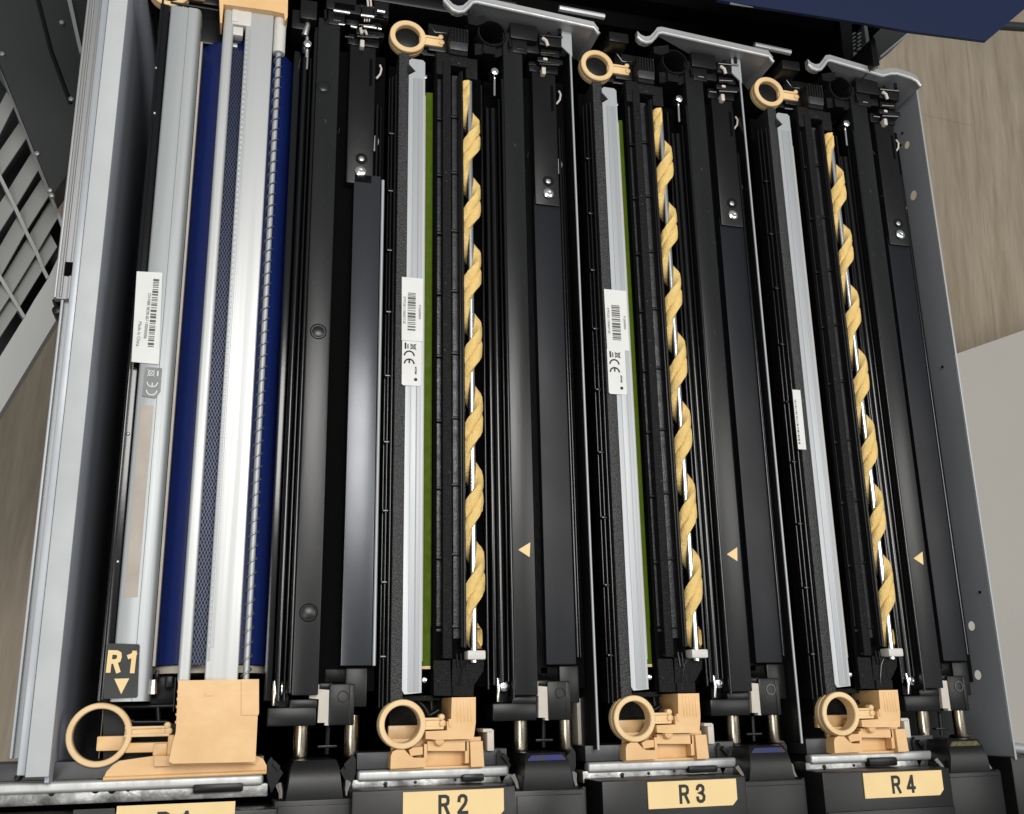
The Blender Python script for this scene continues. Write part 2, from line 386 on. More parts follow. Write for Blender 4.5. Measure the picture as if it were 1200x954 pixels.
def letters(s, cx, parent, yc, rot=0): glyphs(s, cx, yc, zc + .0010, mm(22, (531, 940), zc), 'ink', parent, sx=.70, gap=.64)
covers = [(X(0, zc, 940) - .03, X(325, zc, 940), X(137, zc, 948), X(275.5, zc, 945), 'R 1', X(205, zc, 950), 15.5),
          (X(412, zc, 940), X(604, zc, 935), X(472, zc, 940), X(590, zc, 938), 'R 2', X(531, zc, 940), 0)]
for k in (1, 2):
    c = covers[1]; covers.append((c[0] + .154 * k, c[1] + .154 * k, c[2] + .154 * k, c[3] + .154 * k, 'R %d' % (k + 2), c[5] + .154 * k, 0))
for i, (x0, x1, l0, l1, s, tx, dy) in enumerate(covers):
    dyw = Y(923 + dy, zc, 531) - ytop if i == 0 else 0
    a = MB(); a.box(x0, x1, -.125, ytop + dyw, -.05, zc, .0012)
    a.box(x0 + .0008, x1 - .0008, -.125, ytop + dyw - .0245, zc - .001, zc + .0016, .0006)
    fc = a.build('front_cover', 'black', dr)
    yt = Y(926, zc, 531) + (Y(942, zc, 200) - Y(926, zc, 531) if i == 0 else 0)
    hgt = .0158 if i else .019; ch = .0034
    a = MB(); a.prism([(l0, yt), (l0, yt - hgt), (l1 - ch, yt - hgt), (l1, yt - hgt + ch), (l1, yt)], zc + .0001, zc + .0009, .0004)
    lp = a.build('label_plate', 'label', fc)
    letters(s, tx, lp, yt - hgt * .5)
    if i == 0:
        a = MB(); a.prism([(l0 - .022, yt - .001), (l0 - .022, yt - hgt), (l0 - .001, yt - hgt), (l0 - .001, yt - .001)], zc + .0001, zc + .0007, .0003); a.build('dark_label', 'charcoal', fc)
        a = MB(); a.prism([(l0 - .0105, yt - .0038), (l0 - .0135, yt - .010), (l0 - .0075, yt - .010)], zc + .0008, zc + .0011, 0); a.build('arrow_mark', 'label', fc)
# latch boxes and lids between the covers
def latch(cx, i):
    zz = .020; w2 = .0232
    a = MB(); a.box(cx - w2, cx + w2, -.125, Y(937, zz, 370), -.05, zz, .0012)
    a.box(cx - w2 + .002, cx + w2 - .002, -.12, Y(937, zz, 370) - .003, zz - .001, zz + .0010, .0006)
    a.box(cx + w2 - .0002, cx + w2 + .0022, -.125, Y(936, zz, 370), -.05, zz - .004, .0008)
    q = a.build('latch_box', 'black', dr)
    # lid: slopes down to the back, wider in front
    a = MB(); y0 = Y(938, .018, 370); y1 = Y(891, .014, 370); LZ = .0165
    def quad(w_, y, z): return [(cx - w_, y, z), (cx + w_, y, z)]
    vs = quad(.0166, y0, .0015 + LZ) + quad(.0150, y0 + .010, .0020 + LZ) + quad(.0140, y1 - .004, -.0005 + LZ) + quad(.0124, y1, -.003 + LZ)
    vs += quad(.0170, y0, -.03) + quad(.0150, y0 + .010, -.03) + quad(.0140, y1 - .003, -.03) + quad(.0122, y1, -.03)
    fs = [(0, 1, 3, 2), (2, 3, 5, 4), (4, 5, 7, 6), (8, 0, 2, 10), (10, 2, 4, 12), (12, 4, 6, 14), (1, 9, 11, 3), (3, 11, 13, 5), (5, 13, 15, 7), (6, 7, 15, 14), (0, 8, 9, 1)]
    t_ = bmesh.new(); v = [t_.verts.new(p) for p in vs]
    for f_ in fs: t_.faces.new([v[j] for j in f_])
    a._add(t_, .0012, 3)
    a.build('latch_lid', 'black', q)
    if i in (1, 2, 3):
        a = MB(); a.prism([(cx - .0128, y1 - .0075), (cx - .0122, y1 - .0035), (cx - .010, y1 - .0012), (cx + .010, y1 - .0012), (cx + .0122, y1 - .0035), (cx + .0128, y1 - .0075)], LZ - .003, LZ - .0004, .0006)
        a.build('toner_stain', 'toner_yellow' if i == 3 else 'toner_blue', q)
    for s_ in (-1, 1):
        a = MB()
        x0 = cx + s_ * .0170; x1 = cx + s_ * .0255; ya = Y(915, .012, 370); yb = Y(889, .012, 370)
        a.prism(sorted_ccw([(x0, ya + .004), (x1 - s_ * .001, yb + .001), (x1 + s_ * .001, yb - .002), (x1 + s_ * .001, ya + .002), (x1 - s_ * .002, ya - .007)]), -.03, -.006, .0010)
        a.prism(sorted_ccw([(x0 + s_ * .002, ya + .008), (x1 - s_ * .003, yb - .001), (x1 - s_ * .0018, yb - .003), (x0 + s_ * .003, ya + .005)]), -.0062, -.003, .0005)
        a.build('latch_arm', 'black', q)
        a = MB(); a.tube([(cx + s_ * .0195, ya - .002, -.008 + LZ), (cx + s_ * .0185, ya - .006, -.004 + LZ), (cx + s_ * .0188, y0 + .001, -.001 + LZ)], [.0023, .0017, .0014], 12); a.build('hinge_pin', 'chrome', q)
def sorted_ccw(pts):
    cx = sum(p[0] for p in pts) / len(pts); cy = sum(p[1] for p in pts) / len(pts)
    return sorted(pts, key=lambda p: math.atan2(p[1] - cy, p[0] - cx))
lx1 = X(369, .016, 912); lx2 = X(641, .016, 900)
for i, cx in enumerate((lx1, lx2, lx2 + .154, lx2 + .308)): latch(cx, i)
a = MB(); r = R4(1189, 886, 1230, 954, .0); a.box(r[0], r[1] + .02, -.125, r[3], -.05, .0, .0015); a.build('corner_cap', 'black', dr)
a = MB(); a.tube([P(1184, 876, -.02), P(1215, 880, -.02)], .004, 14); a.build('slide_pin', 'silver', dr)

# back plates: bent sheet with a bright upper edge, one for each of the three right units
def back_plate(dx, first=False, last=False):
    z1 = .012
    pts = [(.1420, .5205), (.1450, .5175), (.1490, .5165), (.1530, .5178), (.1570, .5225), (.1600, .5272), (.1640, .5285), (.2610, .5225), (.2650, .5170)]
    if last: pts = pts[:7] + [(.2150, .5215), (.2230, .5250), (.2300, .5262), (.2440, .5240), (.2500, .5215), (.2530, .5170)]
    if first: pts = [(.138, .525)] + pts
    pts = [(p[0] * (H - z1) / H + dx, p[1] * (H - z1) / H) for p in pts]
    n = len(pts); t1 = .0062
    a = MB(); vs = []
    for i_, (x, y) in enumerate(pts):
        lo = -.030 if i_ > 6 else z1 - .005
        vs.append((x, y, z1)); vs.append((x, y + t1, z1)); vs.append((x, y, lo)); vs.append((x, y + t1, lo))
    fs = []
    for i in range(n - 1):
        b0 = i * 4; b1 = b0 + 4
        fs += [(b0, b1, b1 + 1, b0 + 1), (b0 + 2, b1 + 2, b1, b0), (b0 + 1, b1 + 1, b1 + 3, b0 + 3)]
    t_ = bmesh.new(); v = [t_.verts.new(p) for p in vs]
    for f_ in fs: t_.faces.new([v[j] for j in f_])
    t_.faces.new([v[0], v[1], v[3], v[2]]); e = (n - 1) * 4; t_.faces.new([v[e], v[e + 2], v[e + 3], v[e + 1]])
    a._add(t_)
    bp = a.build('back_plate', 'sheet', dr)
    if not last:
        a = MB(); q_ = R4(714, 38, 737, 49, .010); a.box(q_[0] + dx, q_[1] + dx, q_[2], q_[3], -.02, .010, .0015); a.build('edge_clip', 'black', bp)
    a = MB(); a.tube([(x, y + .0008, z1 - .0002) for x, y in pts], .0017, 12); a.build('rolled_edge', 'alu', bp)
    # dents, holes: their dark insides painted on as black plugs
    a = MB()
    for (u, z_) in ((.224, -.004), (.240, -.008), (.231, .002)):
        a.tube([(u + dx, .5095, z_), (u + dx, .5145, z_)], .0014, 12)
    a.build('dark_spot', 'black', bp)
back_plate(0, True); back_plate(.154); back_plate(.308, last=True)

# ================================================================== one drum cartridge, unit 2
RU = .0003
X2 = X(500, 0)
def ycut(py, z=0, px=500): return Y(py, z, px)
def rib_line(mb, px, z, y0, y1, r): mb.tube([(X(px, z), y0, z - r), (X(px, z), y1, z - r)], r, 12)
def ring(mb, c, ro, ri, z, h):
    g = .0009
    prof = [(ri, z - h), (ro, z - h), (ro, z - h * .6), (ro - g, z - h * .55), (ro - g, z - h * .45), (ro, z - h * .40), (ro, z - .0006), (ro - .0005, z), (ri + .0005, z), (ri, z - .0006)]
    mb.lathe(c, prof, 56)
def ring_pull(parent, pxc, zr, ro, ri, stem_pts, name='ring_pull', h=.009):
    a = MB(); c = P(*pxc, zr); ring(a, (c.x, c.y), ro, ri, zr, h)
    # stem: two rails and a web
    (x0, ya, yb, x1) = stem_pts
    a.box(x0, x1, yb, ya, zr - .0050, zr - .0016, .0006)
    a.box(x0, x1, ya - .0016, ya, zr - .005, zr - .0002, .0005)
    a.box(x0, x1, yb, yb + .0016, zr - .005, zr - .0002, .0005)
    a.disc((x1 - .0015, ya + .0002), .0020, zr - .005, zr + .0003, 16)
    a.disc((x1 - .0007, (ya + yb) / 2), .0022, zr - .005, zr - .0002, 16)
    return a.build(name, 'peach_light', parent)

dc = thing('drum_cartridge', 'X', 'drum cartridge', (X2, .22, 0), group='black drum cartridges with yellow spirals')
def build_cartridge(dc):
    Yt = .470; Yb = .004
    # housing body deep between the strips
    a = MB()
    a.box(X(461, -.004), X(474.4, -.004), Yb - .003, Y(62, 0, 470), -.040, .0002, .0006)
    a.build('side_rail', 'grain_grey', dc)
    a = MB()
    a.box(X(447, -.03), X(569, -.02), .012, .475, -.075, -.022, 0)
    a.box(X(506, -.004), X(546, -.004), .008, .050, -.03, -.0042, 0); a.box(X(506, -.006), X(510.6, -.006), .02, .468, -.03, -.001, .0006)
    a.build('housing', 'black_deep', dc)
    # left ladder grille
    a = MB()
    for px, z in ((450.5, -.008), (454.3, -.005), (459, -.002)): rib_line(a, px, z, .0, .455, .0009)
    y = .03
    while y < .45:
        a.box(X(450, -.006), X(460, -.006), y, y + .0016, -.010, -.0045, .0003); y += .0470
    a.build('grille', 'black_gloss', dc)
    # silver blade strip with a notch at its far end
    z1 = .0012; xa, xb = X(474.8, z1), X(496, z1); ya = Y(813, z1, 484); yb = Y(69, z1, 487)
    a = MB()
    sc = (xb - xa) / 21.2
    nt = [(xa + .0015, ya - .0003), (xb, ya + .0005), (xb, yb - .0018), (xb - .0018, yb), (xa + .0020, yb), (xa + .0002, yb - .0018), (xa + .0002, yb - .0050), (xa + .0053, yb - .0105), (xa + .0001, yb - .0145), (xa, ya + .0022)]
    a.prism(nt, -.001, z1 - .0004, .0003)
    fr = sc * 6
    a.box(xa + fr, xb - .0016, ya + .001, yb - .0165, z1 - .0012, z1, .0004)
    a.tube([(xa + fr + .0042, ya + .002, z1 - .0003), (xa + fr + .0042, yb - .017, z1 - .0003)], .0006, 8)
    a.build('blade_strip', 'silver', dc)
    a = MB(); a.prism([(xa - .001, yb - .0060), (xa + .0036, yb - .0100), (xa + .0036, yb - .0108), (xa - .001, yb - .0138)], -.001, .0006, .0003); a.build('notch_tab', 'black_grain', dc)
    a = MB(); a.box(xb + .0001, xb + .0006, ya + .02, yb - .03, -.006, .0006, 0); a.build('blade_edge', 'tape', dc)
    for (px, py) in ((498.2, 90), (497.5, 797)):
        a = MB(); p = P(px, py, -.002); a.disc((p.x, p.y), .0019, -.008, -.0015, 16); a.build('screw', 'chrome', dc)
    # vent bar right of the drum and its two slot rows
    a = MB(); a.box(X(519, .002), X(529.6, .002), Y(772, .0, 520), Y(72, 0, 525), -.03, .0018, .0010)
    a.build('vent_bar', 'black_grain', dc)
    a = MB()
    a.box(X(511.5, -.006), X(518.6, -.006), .042, .462, -.012, -.0055, .0005)
    a.box(X(530.2, -.004), X(538.6, -.004), .042, .462, -.012, -.0030, .0005)
    a.build('slot_floor', 'slot_grey', dc)
    a = MB()
    rib_line(a, 510.9, -.001, .03, .465, .0007); rib_line(a, 543.4, .0065, .036, .460, .0012); a.box(X(539.6, .005), X(545.2, .005), .036, .460, -.02, .0048, .0006)
    yy = .046
    k = 0
    while yy < .45:
        a.box(X(510.5, -.002), X(519.2, -.002), yy, yy + .0022, -.008, -.0022, .0004)
        a.box(X(529.4, -.001), X(541, -.001), yy + .0025, yy + .0044, -.008, -.0008, .0004)
        yy += .0470; k += 1
    a.build('rung', 'black', dc)
    # front end of the vent bar: faceted V block and auger housing
    za = .002
    a = MB()
    a.prism(PP([(508.5, 774), (528, 774), (529, 815.5), (509, 815)], za), -.03, za - .0010, .0012)
    a.prism(PP([(531, 772), (546, 774), (548, 816), (529.5, 815.5)], za), -.03, za - .0014, .0018)
    a.prism(PP([(547, 773), (568, 773), (567, 786), (556, 803), (555, 816), (546, 815.5)], za - .001), -.03, za - .0022, .0010)
    a.prism(PP([(531, 804), (555, 804), (555, 816), (531, 816)], za), za - .002, za + .0002, .0008)
    a.build('front_block', 'black_grain', dc)
    a = MB(); a.tube([P(535, 766, za), P(537, 783, za)], .0006, 8); a.tube([P(540, 766, za), P(541, 783, za)], .0006, 8)
    a.tube([P(546, 776, za), P(541.5, 785, za), P(538, 803, za), P(538, 812, za)], .00035, 8); a.build('crease', 'black_gloss', dc)
    r = R4(548, 762, 569.5, 773, .0060); a = MB(); a.box(r[0], r[1], r[2], r[3], -.012, .0060, .0012); a.build('end_cap', 'white_plastic', dc)
    # yellow spiral
    zc_ = .001; cx = X(554.3, zc_ + .004); R_ = mm(12.6, (555, 480)); rr = mm(4.2, (555, 480))
    y0 = Y(758, 0, 556); y1 = Y(103, 0, 550)
    a = MB(); a.tube([(cx, y0 - .010, zc_), (cx, y1 + .004, zc_)], rr, 16); a.build('auger_rod', 'chrome', dc)
    P_ = AUG_PITCH; NT = (y1 - y0) / P_
    t_ = bmesh.new(); cols = []
    ns = int(NT * 40); wd = .232 * P_
    prof = [(-1, .0), (-.98, .6), (-.88, .93), (-.6, 1.0), (-.2, .99), (-.08, .86), (0, .70), (.08, .86), (.2, .99), (.6, 1.0), (.88, .93), (.98, .6), (1, .0)]
    rnd = random.Random(3)
    wob = [rnd.uniform(-1, 1) for _ in range(60)]
    for i in range(ns + 1):
        th = 2 * math.pi * i / 40; yc = y0 + P_ * i / 40
        ww = wob[int(i / 9) % 60] * (1 - (i / 9) % 1) + wob[(int(i / 9) + 1) % 60] * ((i / 9) % 1)
        col = []
        for j, (u, q) in enumerate(prof):
            r_ = rr * .9 + (R_ * (1 + .05 * ww + rnd.uniform(-.035, .035)) - rr * .9) * q
            yv = yc + u * wd * (1 + .07 * ww) + rnd.uniform(-.00022, .00022)
            yv = min(max(yv, y0 - .001), y1 + .001)
            col.append(t_.verts.new((cx - r_ * math.cos(th + PH), yv, zc_ + r_ * math.sin(th + PH))))
        cols.append(col)
    for i in range(ns):
        for j in range(len(prof) - 1): t_.faces.new((cols[i][j], cols[i][j + 1], cols[i + 1][j + 1], cols[i + 1][j]))
    a = MB(); a._add(t_); au = a.build('spiral_brush', 'foam', dc)
    # stain line along the crease
    pa = []
    a = MB()
    for n_ in range(int(NT)):
        for (o, ln) in ((rnd.uniform(-.3, .1), rnd.uniform(.6, 1.1)), (rnd.uniform(.9, 1.4), rnd.uniform(.3, .8))):
            path = []
            for q in range(10):
                th = 2 * math.pi * n_ + .3 + o + ln * q / 9
                i_ = th / (2 * math.pi); r_ = rr * .9 + (R_ - rr * .9) * .84 + .00018
                path.append((cx - r_ * math.cos(th + PH), y0 + P_ * i_ + rnd.uniform(-.0004, .0004), zc_ + r_ * math.sin(th + PH)))
            a.tube(path, [.00005 + .00038 * math.sin(math.pi * q / 9) for q in range(10)], 6)
    a.build('toner_streak', 'foam_stain', au)
    # far end: ribbed cap, neck, ring carrier, dark tube opening
    a = MB(); zt = .004
    r = R4(527, 33, 549, 63, zt); a.box(r[0], r[1], r[2], r[3], -.02, zt - .0014, .0015)
    for q in range(6):
        xx = r[0] + (r[1] - r[0]) * (.10 + .16 * q); a.box(xx, xx + .0014, r[2] + .008, r[3], zt - .0016, zt, .0004)
    r = R4(525, 62, 548, 78, .0); a.box(r[0], r[1], r[2], r[3], -.02, .0005, .0012)
    r = R4(546, 68, 560, 92, .0); a.box(r[0], r[1], r[2], r[3], -.02, -.0005, .0012)
    r = R4(511, 62, 527, 88, .0); a.box(r[0], r[1], r[2], r[3], -.02, .0008, .0012)
    a.build('far_cap', 'black_grain', dc)
    a = MB(); r = R4(527.5, 49, 548.5, 59, zt); a.box(r[0], r[1], r[2], r[3], zt - .004, zt + .0003, .0012); a.build('cap_highlight', 'slot_grey', dc)  # lighter grey slab stands in for the highlight across the cap
    a = MB()
    r = R4(464, 44, 526, 63, -.012); a.box(r[0], r[1], r[2], r[3], -.04, -.012, .0010)
    r = R4(502, 28, 546, 60, -.006); a.box(r[0], r[1], r[2], r[3], -.04, -.008, .0020)
    c = P(477.5, 43, -.012); a.disc((c.x, c.y), .0125, -.03, -.0105, 32)
    a.build('ring_carrier', 'black', dc)
    a = MB()
    a.tube([P(503, 28, -.004), P(510, 38, -.004), P(524, 39, -.004)], .0006, 8)
    a.tube([P(496, 64, -.004), P(513, 66, -.004)], .0008, 8)
    a.build('wire_guide', 'black_gloss', dc)
    ring_pull(dc, (478.3, 42), -.006, .0140, .0098, (X(492, -.006, 45), Y(41.5, -.006, 505), Y(52.5, -.006, 505), X(519, -.006, 45)), h=.008)
    # front end: carrier plate, ring, lever and foot
    zr = .005
    a = MB()
    r = R4(456, 819, 531, 850, -.024); a.box(r[0], r[1], r[2], r[3], -.04, -.024, .0012)
    r = R4(461, 815, 509, 822, -.004); a.box(r[0], r[1], r[2], r[3], -.03, -.006, .0010)
    a.build('carrier', 'black_grain', dc)
    a = MB()
    arc = [(472 + 32 * math.cos(t__), 848.7 - 32 * math.sin(t__)) for t__ in [math.pi * .48 - .12 * i for i in range(11)]]
    a.tube([P(*q, -.012) for q in arc], .0016, 10)
    a.tube([P(*arc[-1], -.012), P(514, 832.5, -.012)], .0016, 10)
    a.tube([P(490, 819, -.012), P(515, 819, -.012)], .0013, 10)
    a.tube([P(505, 819, -.012), P(506, 832, -.012)], .0013, 10)
    a.build('carrier_rim', 'black', dc)
    c = P(471.5, 848.7, zr)
    ring_pull(dc, (471.8, 848.7), zr, .0147, .0111, (X(495, zr, 846), Y(841, zr, 510), Y(855, zr, 510), X(520.5, zr, 846)), h=.010)
    lv = thing_part = None
    zl = .007
    a = MB()
    a.prism(PP([(529.5, 817.5), (557.5, 817), (557.5, 847), (555, 866), (512, 867), (499, 866), (499, 857), (524, 856), (524, 845.5), (528.5, 845)], zl), -.024, zl, .0010)
    r = R4(532, 820, 556, 846, zl)
    for q in range(5):
        xx = r[0] + (r[1] - r[0]) * (.14 + .17 * q); a.box(xx, xx + .0010, r[2], r[3], zl - .0004, zl + .0003, .0002)
    a.box(r[0] - .0035, r[0] - .0015, r[2] - .003, r[2] + .002, zl - .004, zl + .0006, .0004)
    a.disc(((P(516, 868, zl)).x, P(516, 868, zl).y), .0030, zl - .006, zl - .0015, 20)
    a.build('latch_lever', 'peach', dc)
    zf = -.003
    a = MB()
    yfr = Y(901, zf, 500); x0 = X(457, zf, 900); x1 = X(567.5, zf, 900)
    a.box(x0, x1, yfr - .0004, yfr + .0012, zf - .004, zf + .0006, .0005)               # lip
    a.box(x0 + .001, x1 - .001, yfr, yfr + .018, zf - .0048, zf - .0042, .0002)            # floor plate
    # left cheek with rounded shoulder
    a.prism(PP([(457.5, 901), (458, 886), (460, 881), (465, 878.5), (474, 878.5), (479, 884), (485, 888), (499, 888), (499, 899)], zf + .006), zf - .0047, zf + .006, .0012)
    a.prism(PP([(479, 879), (484, 876), (495, 875), (495, 884), (481, 886)], zf + .006), zf - .003, zf + .007, .0010)
    a.prism(PP([(497, 872), (500.5, 872), (500.5, 890), (497, 890)], zf + .005), zf - .003, zf + .005, .0006)
    a.prism(PP([(551, 869), (565.5, 868.5), (567.5, 898), (552, 899)], zf + .006), zf - .003, zf + .006, .0010)
    a.prism(PP([(546, 869), (550.5, 869), (550.5, 894), (546, 895)], zf + .006), zf - .003, zf + .004, .0008)
    a.prism(PP([(501, 868), (547, 867), (547, 880), (501, 880)], zf + .004), zf - .001, zf + .004, .0010)
    a.build('latch_foot', 'peach', dc)
    # tab seen through the ring
    r = R4(455, 850, 500, 866.5, -.018); a = MB(); a.box(r[0], r[1], r[2], r[3], -.023, -.018, .0008); a.build('tab', 'peach', dc)
    # small cream bracket right of the lever
    r = R4(571, 855, 579, 880, -.004); a = MB(); a.box(r[0], r[1], r[2], r[3], -.03, -.004, .0006); r = R4(566, 854, 577, 858, -.003); a.box(r[0], r[1], r[2], r[3], -.022, -.003, .0005); a.build('bracket', 'cream', dc)
AUG_PITCH = (Y(156, 0, 555) - Y(571, 0, 555)) / 5.0
_y0 = Y(758, 0, 556)
# phase so that the middle of the band is at the right side (theta+PH = pi) where the photo shows it (row 483, half a lobe up)
PH = math.pi - 2 * math.pi * ((Y(482, 0, 555) - _y0) / AUG_PITCH) + 0.0
build_cartridge(dc)
carts = [dc] + [copy_tree(dc, None, .154 * k) for k in (1, 2)]
for k_, c_ in enumerate(carts[1:]):           # the rear bays sit their brush a little further right
    for ch in c_.children:
        if ch.name.split('.')[0] in ('spiral_brush', 'auger_rod', 'end_cap'): ch.location.x += .0022
cl = ['black drum cartridge behind the R 2 plate with wide green strip and two white stickers',
      'black drum cartridge behind the R 3 plate with narrow green strip and white stickers',
      'black drum cartridge behind the R 4 plate with narrow white sticker and no green strip']
for c_, l_ in zip(carts, cl): c_['label'] = l_
# drum surfaces: green on units 2 and 3
for k, c_ in enumerate(carts[:2]):
    a = MB(); x0 = X(496.5, -.010) + .154 * k; r_ = .020
    cxx = x0 + .0045 - (.0022 if k else 0)
    zz = -.026 if k == 0 else -.0275
    a.tube([(cxx, Y(780, -.006, 500), zz), (cxx, Y(108, -.006, 500), zz)], r_, 64); dg = a.build('drum', 'green', c_)
    a = MB(); a.tube([(cxx, Y(784, -.006, 500), zz), (cxx, Y(780.5, -.006, 500), zz)], r_ + .0002, 64); a.build('drum_end', 'label', c_)
# stickers
def barcode(x0, x1, y0, y1, z, parent, seed, m='ink_grey', n=30):
    rn = random.Random(seed); a = MB(); y = y0; tot = y1 - y0
    while y < y1:
        h = tot / n * rn.choice((.5, .5, 1.0, 1.5)); h = min(h, y1 - y)
        a.box(x0, x1, y, y + h, z, z + .0001, 0); y += h + tot / n * rn.choice((.5, .6, 1.0))
    return a.build('barcode', m, parent)
def ce_mark(cx, cy, rr_, rot, z, m, parent):
    a = MB(); cr, sr_ = math.cos(rot), math.sin(rot)
    def T(u, v): return (cx + u * cr - v * sr_, cy + u * sr_ + v * cr, z)
    for k_, c0 in enumerate((-.75 * rr_, 1.0 * rr_)):
        a.tube([T(c0 + rr_ * math.cos(t_), rr_ * math.sin(t_)) for t_ in [math.radians(90 + 15 * j) for j in range(13)]], rr_ * .16, 6)
        if k_: a.tube([T(c0 - rr_, 0), T(c0 - .15 * rr_, 0)], rr_ * .16, 6)
    return a.build('ce_mark', m, parent)
def bin_mark(cx, cy, s, z, m, parent, rot=-1):
    # crossed out wheeled bin, turned on its side, with a bar under it
    a = MB(); t_ = s * .06
    def L(p, q): a.tube([(cx + rot * p[1] * s * -1, cy + rot * p[0] * s, z), (cx + rot * q[1] * s * -1, cy + rot * q[0] * s, z)], t_, 6)
    L((-.45, -.45), (.45, .45)); L((-.45, .45), (.45, -.45)); L((-.28, -.35), (-.34, .3)); L((.28, -.35), (.34, .3)); L((-.4, .3), (.4, .3)); L((-.28, -.35), (.28, -.35))
    a.box(cx + s * .72, cx + s * .90, cy - s * .36, cy + s * .36, z - .0001, z + .0001, 0) if rot > 0 else a.box(cx - s * .90, cx - s * .72, cy - s * .36, cy + s * .36, z - .0001, z + .0001, 0)
    return a.build('bin_symbol', m, parent)
for k, c_ in enumerate(carts[:2]):
    dx = .154 * k; z = .0016
    dyk = (Y(337, z, 482) - Y(325, z, 482)) * (0) 
    if k == 0: r = R4(470.5, 325.5, 495.5, 399.5, z); r2 = R4(471, 399.5, 493.5, 452, z + .0002)
    else: r = R4(709.5, 340, 735.5, 410, z); r2 = R4(712.5, 409.5, 733.5, 462, z + .0002)
    a = MB(); a.prism([(r[0] + .0004, r[2]), (r[1], r[2]), (r[1], r[3]), (r[0], r[3])], z - .0006, z, .0002)
    s1 = a.build('serial_sticker', 'sticker', c_)
    wd_ = r[1] - r[0]; hh = r[3] - r[2]
    barcode(r[0] + wd_ * .29, r[0] + wd_ * .66, r[2] + hh * .16, r[2] + hh * .76, z + .0001, s1, 5 + k, n=26)
    text('0797LB1110060712K', r[0] + wd_ * .14, r[2] + hh * .47, z + .0001, .0017, -math.pi / 2, 'ink_grey', s1)
    text('P12609004', r[0] + wd_ * .86, r[2] + hh * .46, z + .0001, .0017, -math.pi / 2, 'ink_grey', s1)
    a = MB(); a.prism([(r2[0], r2[2] + .001), (r2[0] + .001, r2[2]), (r2[1] - .001, r2[2]), (r2[1], r2[2] + .001), (r2[1], r2[3] - .0002), (r2[0], r2[3] - .0002)], z - .0006, z + .0002, .0002)
    s2 = a.build('mark_sticker', 'sticker', c_)
    wd_ = r2[1] - r2[0]; hh = r2[3] - r2[2]
    ce_mark(r2[0] + wd_ * .38, r2[2] + hh * .585, wd_ * .25, -math.pi / 2, z + .0003, 'ink', s2)
    bin_mark(r2[0] + wd_ * .58, r2[2] + hh * .87, wd_ * .34, z + .0004, 'ink_grey', s2)
    a = MB(); a.box(r2[0] + wd_ * .13, r2[0] + wd_ * .22, r2[2] + hh * .81, r2[2] + hh * .95, z + .0002, z + .0004, 0); a.build('bar_mark', 'ink', s2)
    text('xerox', r2[0] + wd_ * .72, r2[2] + hh * .34, z + .0004, .0016, -math.pi / 2, 'ink', s2, bold=.00008)
    a = MB(); a.lathe((r2[0] + wd_ * .72, r2[2] + hh * .14), [(.0012, z + .0001), (.0012, z + .0004), (.0001, z + .0004)], 16, closed=False); a.build('logo_dot', 'ink', s2)
r = R4(932, 457, 941.5, 526.5, .0008); a = MB(); a.box(r[0], r[1], r[2], r[3], .0002, .0008, .0002); s1 = a.build('serial_sticker', 'sticker', carts[2])
barcode(r[0] + .0008, r[0] + .0022, r[2] + .004, r[3] - .008, .0009, s1, 11, n=34)

